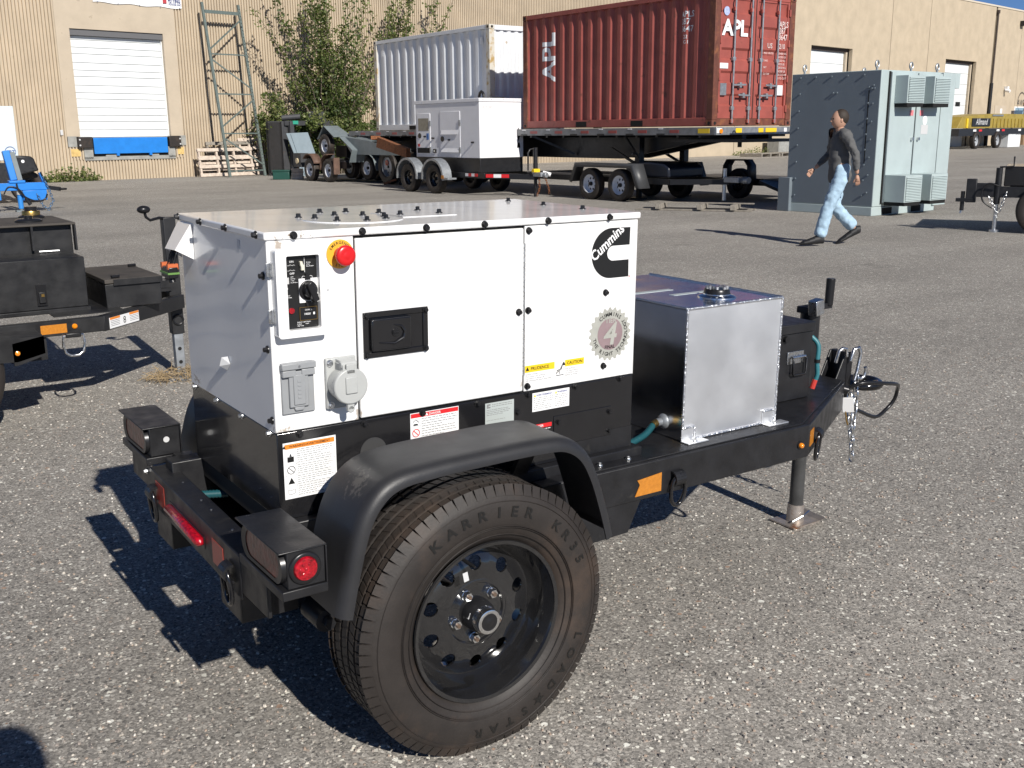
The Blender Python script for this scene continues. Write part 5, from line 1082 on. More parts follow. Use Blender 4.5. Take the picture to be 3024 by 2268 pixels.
# arch-fender trailer behind it
AT=thing('dump_trailer_frame','dark low trailer frame with a rounded arch fender lying beyond the tandem trailer','trailer',(16.3,13.9,0),R(0))
P=[(.42,.30),(.40,.72),(.30,.86),(-.22,.86),(-.33,.74),(-.36,.35)]; b=MB(); b.ring([(-.12,y,z) for y,z in P],[(.14,y,z) for y,z in P],False); o=b.build('arch_fender',M_satin,AT,angle=30); s_=o.modifiers.new('s','SOLIDIFY'); s_.thickness=.03
bg_wheel(AT,(.05,.04,.345),BGB,-90,0,.9); MB().box(.2,1.6,-.5,2.2,.3,.45).build('frame',M_satin,AT); MB().bar((.3,-.5,.40),(.5,-1.3,.1),.7,.06).build('ramp',M_satin,AT)
# grey timber pallet lying in front
M_owood=mat('weathered_grey_wood',(.25,.225,.19),.85,var=.3,vscale=14,bump=.3,bscale=60)
pl_=thing('timber_pallet','grey weathered open timber pallet lying on the asphalt before the trailer tongue','pallet',(13.35,12.25,0),R(-56))
for k in range(2): MB().box(-1.1,1.1,-.22+.42*k,-.12+.42*k,.005,.03).build('pallet_board',M_owood,pl_)
for k,x in enumerate((-.7,.1,.72)): MB().box(x,x+.09,-.3,.35,.03,.125).build('pallet_stringer',M_owood,pl_,bevel=.005)
MB().box(-.9,1.1,.05,.14,.125,.145).build('pallet_board',M_owood,pl_)
# ================================================================ GREY ELECTRICAL CABINET
M_cab=mat('grey_green_cabinet_paint',(.4,.47,.47),.45,var=.06,vscale=2.5,wear=((.5,.56,.55),2.2,.62,.14)); M_cab_shade=mat('shaded_cabinet_side',(.155,.185,.21),.45,var=.06,vscale=2)  # second colour is the cabinet paint darkened to put shade on its side
EC=thing('electrical_cabinet','tall grey steel equipment cabinet with double doors and louvred hoods, standing on the asphalt','cabinet',(14.633,9.225,0),R(3)); EC.scale=(.835,1.1,1)
cw,cdp,ch=2.62,1.673,2.45
MB().box(0,cw,0,cdp,.16,ch).build('cabinet_body',[M_cab],EC,bevel=.008)
MB().box(-.004,0,.012,cdp-.01,.17,ch-.01).build('side_shade_sheet',M_cab_shade,EC)  # thin sheet carrying the side's shade as a darker colour
MB().box(-.015,cw*.9,.0,cdp+.02,0,.155).build('base_skid',M_cab,EC,bevel=.01); 
for x in(.36,1.45): MB().box(x,x+.34,-.012,.01,.02,.13).build('fork_pocket',M_dark,EC)
MB().box(-.10,-.002,cdp-.12,cdp+.12,.0,.62).build('side_skirt_box',M_cab_shade,EC,bevel=.01)
for x in(.26,2.18): MB().box(x,x+.035,-.02,.0,.2,ch-.02).build('door_gap_strip',M_dark,EC)
for i,(x0,x1) in enumerate(((.30,1.22),(1.27,2.17))):
    d=MB().box(x0,x1,-.045,0,.22,ch-.03).build('cabinet_door',M_cab,EC,bevel=.006)
    MB().cyl((x1-.08 if i==0 else x0+.1,-.045,1.30),(x1-.08 if i==0 else x0+.1,-.085,1.30),.03,n=10).build('door_handle',M_zinc,d); MB().box(x1-.20 if i==0 else x0+.12,(x1-.20 if i==0 else x0+.12)+.13,-.048,-.045,1.70,1.79).build('pink_label',mat('pink_label',(.7,.2,.22),.5) if i==0 else bpy.data.materials['pink_label'],d)
    for z0,z1,dep in((1.90,2.36,.22),(.24,.70,.36)):
        hx0=x0+.12 if z0>1 else x0-.0; hx1=hx0+.62
        h=MB().box(hx0,hx1,-.045-dep,-.045,z0,z1).build('louvre_hood',M_cab,d,bevel=.006)
        for q in range(15): 
            z=z0+.025+q*(z1-z0-.05)/15; MB().add([(hx0+.03,-.047-dep,z),(hx1-.03,-.047-dep,z),(hx1-.03,-.062-dep,z+.004),(hx0+.03,-.062-dep,z+.004),(hx1-.03,-.047-dep,z+.022),(hx0+.03,-.047-dep,z+.022)],[(0,1,2,3),(3,2,4,5)]).build('louvre_slat',M_cab,h,angle=0)
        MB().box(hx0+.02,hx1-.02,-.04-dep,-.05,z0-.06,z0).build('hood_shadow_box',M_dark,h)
    if i==1:
        MB().cyl((x0+.34,-.045,1.62),(x0+.34,-.048,1.62),.085,n=20).build('oval_label',M_white_plain,d); MB().box(x0+.21,x0+.47,-.048,-.045,1.38,1.54).build('paper_label',M_palegrey,d)
MB().box(1.235,1.255,-.03,0,.75,2.05).build('centre_gap',M_dark,EC)
MB().box(2.23,2.72,-.03,.0,.10,ch-.005).build('end_panel',M_cab,EC,bevel=.006); MB().box(2.72,2.9,-.03,.35,2.18,ch-.006).build('end_flange',M_cab,EC,bevel=.006)
for x,y in((.12,.15),(1.35,.15),(2.35,.15),(.12,1.5),(2.3,1.5)):
    e_=MB().tube([(x+.055*math.cos(t*PI/8),y,ch+.10+.055*math.sin(t*PI/8)) for t in range(16)],.016,6,True).cyl((x,y,ch),(x,y,ch+.05),.02,n=8).build('lifting_eye',M_galv,EC)
for y,z in [(.20+.0*k,.35+.26*k) for k in range(8)]+[(.12,.4+.3*k) for k in range(7)]+[(1.5,.3+.3*k) for k in range(7)]+[(.3+.3*k,2.38) for k in range(5)]+[(.85,2.1),(.78,2.1),(.15,2.15),(.1,2.15)]: MB().cyl((-.004,y,z),(-.03,y,z),.016,n=6).build('hex_bolt',M_cab_shade,EC)
MB().box(-.012,-.004,.19,.205,.9,2.12).build('panel_seam',M_dark,EC)
# ================================================================ THINGS ALONG THE WALL
def wf(a,off,z=0):
    t=R(10); return (9.296+a*math.cos(t)+off*math.sin(t),35.341+a*math.sin(t)-off*math.cos(t),z)
# pallet rack upright leaning on the wall
M_rack=mat('green_grey_rack_paint',(.11,.14,.13),.5,var=.15,vscale=8)
RK=thing('rack_upright_frame','tall green-grey pallet rack upright frame leaning on the wall beside the dock door','rack frame',wf(2.65,1.55),R(10))
def lean(x,z): return (x,1.05*z/6.0,z)
for x0 in(0,1.42):
    p=MB().bar(lean(x0,0),lean(x0-.03,5.95),.085,.075,(0,-1,0)).build('rack_post',M_rack,RK)
    if x0>1:
        for k in range(46): 
            z=.4+k*.12; q=lean(x0-.005*z,z); MB().cyl((q[0],q[1]-.038,z),(q[0],q[1]-.0435,z),.017,n=6).build('post_slot',M_dark,p)
for (xa,za),(xb,zb_) in(((.04,5.65),(1.38,5.65)),((.04,4.40),(1.38,5.42)),((.04,4.22),(1.38,4.22)),((.04,4.02),(1.38,3.08)),((.04,2.86),(1.38,2.86)),((.04,1.75),(1.38,2.64)),((.04,1.5),(1.38,1.5)),((.04,1.33),(1.38,.42)),((.04,.2),(1.38,.2))): MB().bar(lean(xa,za),lean(xb,zb_),.04,.045 if za<5.6 else .11).build('rack_brace',M_rack,RK)
# wooden pallets standing on edge
M_pw=mat('pale_pallet_wood',(.55,.46,.38),.8,var=.25,vscale=9,bump=.2,bscale=40)
def stand_pallet(label,a,off,w,h,m,rows,lean_=8,cols=4):
    P=thing('wooden_pallet',label,'pallet',wf(a,off),R(10),'pallets stacked against the wall'); P.rotation_euler=(R(-lean_),0,R(10))
    for k in range(rows):
        z=.01+k*(h-.12)/(rows-1); MB().box(0,w,-.03,-.005,z,z+.115).build('front_slat',m,P,bevel=.004)
    for k in range(rows+1):
        z=.0+k*(h-.10)/rows; MB().box(.02,w-.02,.09,.11,z,z+.08).build('back_slat',m,P)
    for k in range(cols): x=.03+k*(w-.13)/(cols-1); MB().box(x,x+.07,-.004,.089,0,h-.0).build('stringer',m,P)
    return P
stand_pallet('pale wooden pallet standing on edge in front at the foot of the rack',1.92,.8,2.2,1.0,M_pw,4)
stand_pallet('greyer wooden pallet standing behind the pale one against the wall',2.45,.5,1.9,1.22,M_owood,4)
stand_pallet('wooden pallet leaning at the right behind the rack post',3.75,.6,.9,1.35,M_pw,5,12,3)
# steel cage frame, grey panel, crate, pipe
M_cage=mat('dark_weathered_steel',(.045,.046,.05),.6,var=.25,vscale=6,wear=((.1,.06,.035),5,.63,.1))
CG=thing('steel_machine_frame','black square steel machine frame overgrown by the shrub, right of the rack','machine frame',wf(4.2,2.3),R(10))
for x,y in((0,-.4),(.25,-.55),(2.1,-.3),(2.1,.5),(0,.5)): MB().box(x-.08,x+.08,y-.08,y+.08,0,1.9).build('frame_post',M_cage,CG,bevel=.01)
MB().box(-.08,.17,-.45,.55,.1,1.88).build('side_plate',M_cage,CG); MB().bar((0,-.47,1.84),(2.15,-.35,1.84),.16,.16).build('top_beam',M_cage,CG); MB().bar((0,.5,1.84),(2.15,.5,1.84),.16,.16).build('top_beam',M_cage,CG); MB().bar((2.1,-.3,1.84),(2.1,.5,1.84),.14,.14).build('top_beam',M_cage,CG)
MB().prism([(1.0,1.92),(1.9,1.92),(1.8,2.25),(1.2,2.25)],1,-.35,-.30).build('lug_plate',M_cage,CG); MB().box(.3,1.0,-.55,-.3,.28,.5).build('cross_block',M_rust,CG); MB().box(.08,.24,-.635,-.63,1.1,1.25).build('white_tag',M_palegrey,CG); MB().box(.28,.5,-.64,-.56,1.80,1.92).build('green_patch',mat('teal_green_paint',(.03,.3,.2),.5),CG)
pp_=tag(MB().cyl((0,0,0),(.55,-.35,.05),.10,n=14,caps=False).cyl((0,0,0),(.55,-.35,.05),.075,n=14,caps=False).build('steel_pipe',M_cage),'short black pipe lying on top of the steel machine frame','pipe'); pp_.location=wf(4.4,2.35,2.02); pp_.rotation_euler=(0,0,R(10))
GP=thing('steel_door_panel','flat blue-grey steel panel leaning against the black machine frame','steel panel',wf(4.02,3.45),R(10)); M_gp=mat('blue_grey_panel_paint',(.22,.27,.30),.5,var=.08,vscale=3)
P=[(.55,0),(1.05,.72),(1.18,.78),(.95,1.56),(.05,1.5),(.35,.05)]
P=[(.42,0),(.62,.02),(.72,.55),(1.15,.62),(.95,1.56),(.05,1.53)]
o=MB().prism(P,1,0,.03).build('panel_sheet',M_gp,GP); o.rotation_euler=(R(-13),0,0); o=MB().bar((.22,-.015,1.5),(.50,-.015,.05),.04,.03).build('panel_rib',M_gp,GP); o.rotation_euler=(R(-13),0,0)
gc=thing('plastic_crate','small dark green crate on the ground by the rack foot','crate',(12.45,31.0,0),R(-35)); MB().box(0,.55,0,.4,.0,.26).build('crate_body',mat('dark_green_plastic',(.01,.06,.045),.5),gc,bevel=.02); MB().box(-.02,.57,-.02,.42,.26,.31).build('crate_rim',bpy.data.materials['dark_green_plastic'],gc,bevel=.01)
for k in range(3):
    o=thing('timber_block',('lowest pale timber block beside the green crate','middle pale timber block in the little stack beside the green crate','topmost pale timber block beside the green crate')[k],'timber block',(12.98+.02*k,30.75,.115*k),R(-35+8*k),'timber blocks by the crate'); MB().box(0,.38,0,.3,0,.112).build('block',M_pw,o,bevel=.008)
# ---------------------------------------------------------------- junk trailers
M_gf=mat('grey_trailer_paint',(.16,.19,.20),.5,var=.15,vscale=4,wear=((.18,.10,.06),5,.68,.06)); M_bf=mat('rusty_brown_fender',(.12,.07,.05),.65,var=.3,vscale=8)
JA=thing('tandem_trailer_frame','black tandem trailer with rusty brown fenders and white wheels, left of the grey ones','trailer',(13.1,28.6,0),R(3))
BGW2=bg_wheel_meshes(.36,.21,.205,M_rimw,8,.03)
def arc_fender(par,y,z,x0,x1,r,a0,a1,m,name='fender'):
    Pp=[(y+r*math.cos(R(t)),z+r*math.sin(R(t))) for t in range(a0,a1+1,12)]; b=MB(); b.ring([(x0,yy,zz) for yy,zz in Pp],[(x1,yy,zz) for yy,zz in Pp],False); b.ring([(x0,yy,zz) for yy,zz in Pp],[(x0,y+(yy-y)*.92,z+(zz-z)*.92) for yy,zz in Pp],False)
    o=b.build(name,m,par,angle=50); s=o.modifiers.new('s','SOLIDIFY'); s.thickness=.01; return o
for y in(.62,-.62): bg_wheel(JA,(0,y,.36),BGW2); bg_wheel(JA,(1.7,y,.36),BGW2,90)
arc_fender(JA,.62,.40,-.12,.16,.46,40,170,M_bf); arc_fender(JA,-.62,.40,-.12,.16,.46,-5,110,M_bf); MB().box(-.1,.1,-1.06,-1.0,.25,.75).build('fender_leg',M_bf,JA)
MB().box(.15,.25,-1.4,1.9,.42,.62).build('frame_rail',M_satin,JA); MB().box(1.45,1.55,-1.4,1.9,.42,.62).build('frame_rail',M_satin,JA); MB().box(.15,1.55,-1.3,1.8,.60,.66).build('deck',M_cage,JA); lp1=MB().box(-.08,.2,1.2,1.75,.42,.86).build('lamp_plate',M_cage,JA); MB().cyl((-.08,1.45,.62),(-.11,1.45,.62),.09,n=14).build('lamp_lens',mat('cream_lens',(.6,.5,.33),.3),lp1)
JB=thing('stacked_grey_trailer','grey sheet-metal trailer stacked tilted on top of the others with one wheel raised','trailer',(13.45,27.6,0),R(3))
bg_wheel(JB,(-.06,1.0,1.10),BGW2); 
def plate(par,pts,m,name='fender_plate',th=.012):
    o=MB().add(pts,[tuple(range(len(pts)))]).build(name,m,par,angle=0); s=o.modifiers.new('s','SOLIDIFY'); s.thickness=th; return o
plate(JB,[(-.15,1.0,1.70),(.35,1.0,1.70),(.35,.10,1.38),(-.15,.35,1.36)],M_gf); plate(JB,[(-.15,1.45,1.30),(.35,1.45,1.30),(.35,1.0,1.70),(-.15,1.0,1.70)],M_gf)
plate(JB,[(-.2,-.1,1.36),(.3,-.1,1.36),(.3,-.85,.98),(-.2,-.85,.98)],M_gf); plate(JB,[(-.2,-.85,.98),(.3,-.85,.98),(.3,-.65,.62),(-.2,-.65,.62)],M_gf); plate(JB,[(.0,.1,1.38),(.0,-1.6,1.25),(.0,-3.3,.95),(.0,-3.3,.85),(.0,-.5,.85)],M_gf,'bed_side'); plate(JB,[(0,.1,1.38),(0,-1.6,1.25),(1.6,-1.6,1.25),(1.6,.1,1.38)],M_gf,'bed_floor')
plate(JB,[(1.6,.1,1.3),(1.6,-1.6,1.6),(1.6,-2.6,1.55),(1.6,-3.2,.95),(1.6,-.5,.85)],M_gf,'bed_side'); MB().bar((.1,-.6,1.22),(.1,-3.6,.98),.1,.12).build('bed_rail',M_gf,JB); MB().cyl((.3,-.4,1.28),(.3,-1.3,1.2),.12,n=12).build('hydraulic_tank',M_gf,JB); MB().cyl((.4,-1.3,1.22),(.4,-2.6,.95),.06,n=10).build('hydraulic_ram',M_satin,JB); MB().box(.2,1.4,.2,.9,.75,1.1).build('axle_carriage',M_satin,JB)
JC=thing('grey_fender_trailer','grey trailer with chipped fender and red tail lamp, beneath the stacked one','trailer',(13.9,27.2,0),R(3))
bg_wheel(JC,(0,.78,.46),BGW2,tilt=0); bg_wheel(JC,(0,-.32,.44),BGW2); bg_wheel(JC,(1.7,.78,.46),BGW2,90); bg_wheel(JC,(1.7,-.32,.44),BGW2,90)
plate(JC,[(-.15,1.0,.78),(.3,1.0,.78),(.3,.3,.62),(-.15,.3,.62)],M_gf); plate(JC,[(-.15,.3,.62),(.3,.3,.62),(.3,-.45,.92),(-.15,-.45,.92)],M_gf); arc_fender(JC,-.38,.44,-.15,.3,.48,175,320,M_gf) if False else plate(JC,[(-.15,-.45,.92),(.3,-.45,.92),(.3,-.82,.72),(-.15,-.82,.72)],M_gf); plate(JC,[(-.15,-.82,.72),(.3,-.82,.72),(.3,-1.0,.38),(-.15,-1.0,.38)],M_gf)
plate(JC,[(-.02,1.0,.78),(-.02,-1.2,1.02),(-.02,-1.6,.9),(-.02,-.45,.9),(-.02,.3,.64)],M_gf,'fender_skirt'); MB().box(.2,.32,-2.6,1.6,.45,.62).build('frame_rail',M_satin,JC); MB().box(1.4,1.5,-2.6,1.6,.45,.62).build('frame_rail',M_satin,JC); MB().box(.2,1.5,-2.6,1.6,.62,.68).build('deck',M_cage,JC)
lp2=MB().box(-.1,.0,-2.05,-1.35,.42,.78).build('tail_lamp_plate',M_palegrey,JC,bevel=.02); MB().cyl((-.1,-1.58,.62),(-.13,-1.58,.62),.085,n=14).build('tail_lamp',M_redlens,lp2); MB().bar((-.05,-2.2,.30),(-.55,-3.0,.08),.07,.09).build('stabiliser_leg',M_satin,JC); MB().bar((-.25,-2.3,.16),(-.45,-1.95,.03),.08,.06).build('rusty_foot',M_rust,JC)
rb=tag(MB().prism([(0,-.12),(1.75,-.38),(1.75,-.14),(.1,.16)],0,0,.14).box(0,.3,0,.02,.1,.2).build('rusty_channel_beam',M_rust),'thick rust-brown steel channel lying across the grey trailers','steel beam'); rb.location=(13.3,24.9,1.20); rb.rotation_euler=(0,0,R(180))
# ---------------------------------------------------------------- blue light tower trailer, left edge
BL=thing('blue_tower_trailer','bright blue trailer tongue with jack, chains and a white cabinet at the left edge','trailer',(3.0,20.8,0),0)
MB().box(-2.4,.52,-.08,.08,.42,.57).build('tongue_beam',M_blue,BL,bevel=.012); MB().box(.05,.5,-.09,.09,.22,.419).build('coupler_bracket',M_blue,BL,bevel=.01)
MB().bar((-.08,0,.62),(-.16,.06,1.2),.13,.14,(0,-1,0)).build('mast_arm',M_blue,BL,bevel=.012); MB().bar((.05,.06,.62),(-.03,.12,1.17),.09,.06,(0,-1,0)).build('mast_strut',M_gf,BL); MB().box(-.18,.12,-.1,.1,.57,.62).build('mast_base',M_blue,BL,bevel=.01); MB().box(-2.0,-.35,-.07,.07,.24,.42).build('lower_rail',M_blue,BL,bevel=.01)
MB().cyl((0,-.02,.06),(.0,0,.42),.05,n=16).build('tongue_jack',mat('blue_jack_paint',(.03,.22,.6),.35),BL); MB().cyl((0,-.02,.34),(0,-.02,.43),.056,n=16).build('jack_collar',M_lgrey_pl,BL); MB().box(-.1,.1,-.1,.1,.0,.03).cyl((0,-.02,.02),(0,-.02,.08),.035,n=10).build('jack_foot',M_gf,BL)
MB().bar((.5,0,.50),(.42,.0,.76),.12,.05).build('hook_plate',M_blue,BL); MB().bar((.5,.0,.47),(.78,.02,.42),.1,.08).tube([(.82+.075*math.cos(t*PI/6),.02+.075*math.sin(t*PI/6),.42) for t in range(12)],.022,6,True).build('pintle_eye',M_bolt,BL)
LINKB=link_mesh(.02,.035,.007,mat('blue_zinc_chain',(.12,.22,.36),.4,metal=.6)); 
h2=MB().tube([(.42,-.1,.78),(.46,-.1,.66),(.52,-.1,.60)],.014,6).build('chain_hook',M_satin,BL); chain(h2,[(.46,-.1,.66),(.55,-.1,.40),(.60,-.1,.2),(.5,-.1,.03),(.40,-.1,.10),(.32,-.1,.3),(.30,-.1,.36)],LINKB,.052)
smooth_tube('brake_cable',[(-.05,-.1,.56),(-.02,-.12,.42),(.1,-.12,.28),(.3,-.12,.2),(.45,-.1,.24),(.5,-.1,.34)],.016,M_bolt,BL); smooth_tube('power_lead',[(-.3,-.1,.36),(-.2,-.1,.5),(-.02,-.12,.45),(.12,-.13,.2)],.012,M_bolt,BL); MB().cyl((.08,-.13,.27),(.16,-.13,.14),.03,.038,10).build('lead_plug',M_satin,BL)
MB().box(-3.5,.56,2.9,4.4,.95,2.13).build('white_cabinet',mat('white_cabinet_paint',(.6,.66,.68),.4,var=.04,vscale=3),BL,bevel=.01)
MB().tube([(.40+.11*math.cos(t*PI/10),2.892,1.14+.11*math.sin(t*PI/10)) for t in range(20)],.007,5,True).text('JMZ' and 'ABZ',.10,(.40,2.89,1.105),XD,YD,'C',.02).build('maker_emblem',mat('blue_emblem',(.05,.12,.35),.5),BL,angle=0); MB().box(.28,.51,2.893,2.9,1.27,1.42).build('paper_label',M_white_plain,BL)
bg_wheel(BL,(.70,3.1,.36),BGB,0); P=[(.0,.62),(.12,.62),(.0,1.0),(-.0,.0)]
MB().prism([(.42,1.06),(.78,1.04),(.84,.98),(.92,.72),(.5,.62),(.42,.62)],1,2.72,3.5).build('fender',M_satin,BL,bevel=.03); MB().cyl((.6,2.72,.93),(.6,2.71,.93),.035,n=12).build('white_sticker',M_white_plain,BL); MB().box(-3,.3,2.6,3.0,.4,.9).build('engine_bay',M_satin,BL); MB().bar((-.25,2.55,.6),(-.3,2.55,.95),.07,.05).build('yellow_strap',M_brass,BL)
# ---------------------------------------------------------------- black trailer at the right edge
BR=thing('black_trailer','black trailer nose with silver jack and chains at the right edge','trailer',(13.63,6.36,0),R(-61))
MB().box(.07,3.0,.0,1.2,.66,.94).build('trailer_box',M_black,BR,bevel=.012); MB().box(.0,3.0,-.06,.06,.50,.655).build('tongue_beam',M_satin,BR); MB().box(.15,3.0,.05,1.15,.50,.64).build('frame',M_satin,BR)
for k in range(5): MB().box(.14+.24*k,.37+.24*k,-.012,-.002,.575,.645).build('white_reflector',M_white_plain if k%2==0 else M_palegrey,BR)
MB().cyl((0,-.02,.03),(0,-.02,.45),.03,n=14).build('jack_leg',M_zinc,BR); MB().cyl((0,-.02,.40),(0,-.02,.92),.045,n=14).build('jack_housing',M_satin,BR); MB().cyl((0,-.02,0),(0,-.02,.03),.07,n=14).build('jack_foot',M_zinc,BR); MB().tube([(0,-.02,.93),(.18,-.02,.94),(.18,-.02,1.08)],.014,6).build('jack_crank',M_satin,BR)
MB().box(-.42,-.28,-.05,.05,.42,.76).build('adjustable_coupler_channel',M_satin,BR,bevel=.01); MB().box(-.30,-.0,-.04,.04,.5,.7).build('coupler_shank',M_satin,BR); MB().box(-.55,-.28,-.06,.06,.43,.48).cyl((-.46,0,.3),(-.46,0,.58),.03,n=10).build('pintle_eye',M_bolt,BR)
h3=MB().tube([(-.46,0,.3),(-.47,0,.26)],.02,6).build('clevis_hook',M_zinc,BR); chain(h3,[(.12,-.1,.56),(.08,-.1,.4),(.03,-.09,.28)],link_mesh(.018,.032,.006),.05); chain(h3,[(-.10,-.1,.5),(-.02,-.1,.36),(.02,-.09,.22)],bpy.data.meshes[-1] if False else link_mesh(.018,.032,.006),.05); smooth_tube('brake_cable',[(.02,-.1,.66),(-.12,-.12,.7),(-.2,-.12,.6),(-.18,-.12,.45),(-.05,-.1,.35)],.012,M_bolt,BR)
bg_wheel(BR,(.62,-.1,.34),BGB,0); MB().box(.95,.96,-.4,.4,.3,.34).build('axle_stub',M_satin,BR)
# ---------------------------------------------------------------- yellow machine far right
YT=thing('yellow_machine_trailer','yellow machine body on a black tandem flatbed, far away by the right hand doors','trailer',wf(57,4),R(10)); M_yel=mat('yellow_machine_paint',(.32,.235,.045),.5,var=.2,vscale=2,wear=((.2,.13,.03),2,.6,.1))
MB().prism([(.6,1.42),(16,1.42),(16,2.45),(7.0,2.45),(1.4,2.22)],1,-.2,2.2).build('yellow_body',M_yel,YT,bevel=.03); MB().box(0,16,-.6,2.6,.9,1.40).build('black_deck',M_satin,YT)
for x in(2.98,6.8): bg_wheel(YT,(x,-.55,.58),bg_wheel_meshes(.6,.35,.38,M_rimg,8,.05) if x<3 else bg_wheel_meshes(.6,.35,.38,M_rimg,8,.05),0)
bg_wheel(YT,(10.6,-.3,.58),BOG,0); pnl=MB().box(3.0,6.2,-.26,-.2,1.56,2.12).build('name_board',M_satin,YT); MB().text('Allmand',.62,(4.6,-.27,1.68),XD,(.2,0,1),'C',.01,1.0).build('lettering',M_palegrey,pnl,angle=0)
for x in(2.4,3.4,6.6,7.6,10.8): MB().box(x,x+.5,-.62,-.6,1.2,1.34).build('reflector',M_white_plain if x in(2.4,6.6,10.8) else M_redprint,YT)
for k in range(9): MB().box(6.8+.7*k,7.0+.7*k,-.26,-.2,1.5,2.1).build('body_rib',M_yel,YT)
MB().box(2.0,2.25,-.28,-.2,1.45,2.1).build('yellow_post',M_yellow2,YT); MB().box(6.6,8.6,-.25,-.2,2.28,2.4).build('aluminium_plate',M_galv,YT)
for k,(x,c) in enumerate(((-2.6,M_white_plain),(9.0,M_doorw))):
    o=tag(MB().box(0,2.4,0,1.2,.02,.98).box(.1,.5,.1,1.1,0,.02).build('white_crate',c,None,bevel=.03),('white crate on the ground just left of the yellow machine','pale crate on the ground under the yellow machine')[k],'crate'); o.location=wf(57+x,3.6+k); o.rotation_euler=(0,0,R(10))
# low pallets seen far beyond the flatbed nose
for k in range(4):
    o=thing('stacked_pallet',('leftmost far low pallet','second far low pallet from the left','third far low pallet from the left','rightmost far low pallet')[k]+' beyond the flatbed nose','pallet',wf(34+2.1*k,3.5),R(10),'pallets far behind the flatbed')
    for q in range(3): MB().box(0,1.9,.05+.5*q,.35+.5*q,.16,.19).build('board',M_owood,o)
    for q in range(3): MB().box(.0+.9*q,.1+.9*q,0,1.4,0,.159).build('stringer',M_owood,o)
gb=tag(MB().box(0,1.6,0,.8,0,.95).box(.1,1.5,-.02,0,.1,.85).build('grey_utility_box',M_conc,None,bevel=.02),'grey utility box by the wall beyond the flatbed nose','utility box'); gb.location=wf(39.5,1.2); gb.rotation_euler=(0,0,R(10))
# ================================================================ PLANTS
def leafmat(name,c,t=.35):
    m=mat(name,c,.5,var=.25,vscale=3); b=m.node_tree.nodes['Principled BSDF']; nt_=m.node_tree
    tr=nt_.nodes.new('ShaderNodeBsdfTranslucent'); tr.inputs[0].default_value=(c[0]*1.3,c[1]*1.5,c[2]*.8,1); mx=nt_.nodes.new('ShaderNodeMixShader'); mx.inputs[0].default_value=t
    nt_.links.new(b.outputs[0],mx.inputs[1]); nt_.links.new(tr.outputs[0],mx.inputs[2]); nt_.links.new(mx.outputs[0],nt_.nodes['Material Output'].inputs[0]); return m
LEAF=[leafmat('leaf_dark',(.06,.09,.024)),leafmat('leaf_mid',(.12,.155,.042)),leafmat('leaf_light',(.23,.25,.095))]
M_bark=mat('grey_brown_bark',(.12,.095,.07),.9,var=.3,vscale=12,bump=.4,bscale=40)
def add_leaf(v,f,mi,p,s,r,c):
    d=V(r.gauss(0,1),r.gauss(0,1),r.gauss(.2,.8)).normalized(); a=V(r.gauss(0,1),r.gauss(0,1),r.gauss(0,1)); sd_=d.cross(a)
    if sd_.length<.01: return
    sd_.normalize(); k=len(v); w=s*.42; n=d.cross(sd_)*s*.12
    v+=[tuple(p),tuple(p+d*s*.5+sd_*w+n),tuple(p+d*s),tuple(p+d*s*.5-sd_*w+n)]; f.append((k,k+1,k+2,k+3)); mi.append(c)
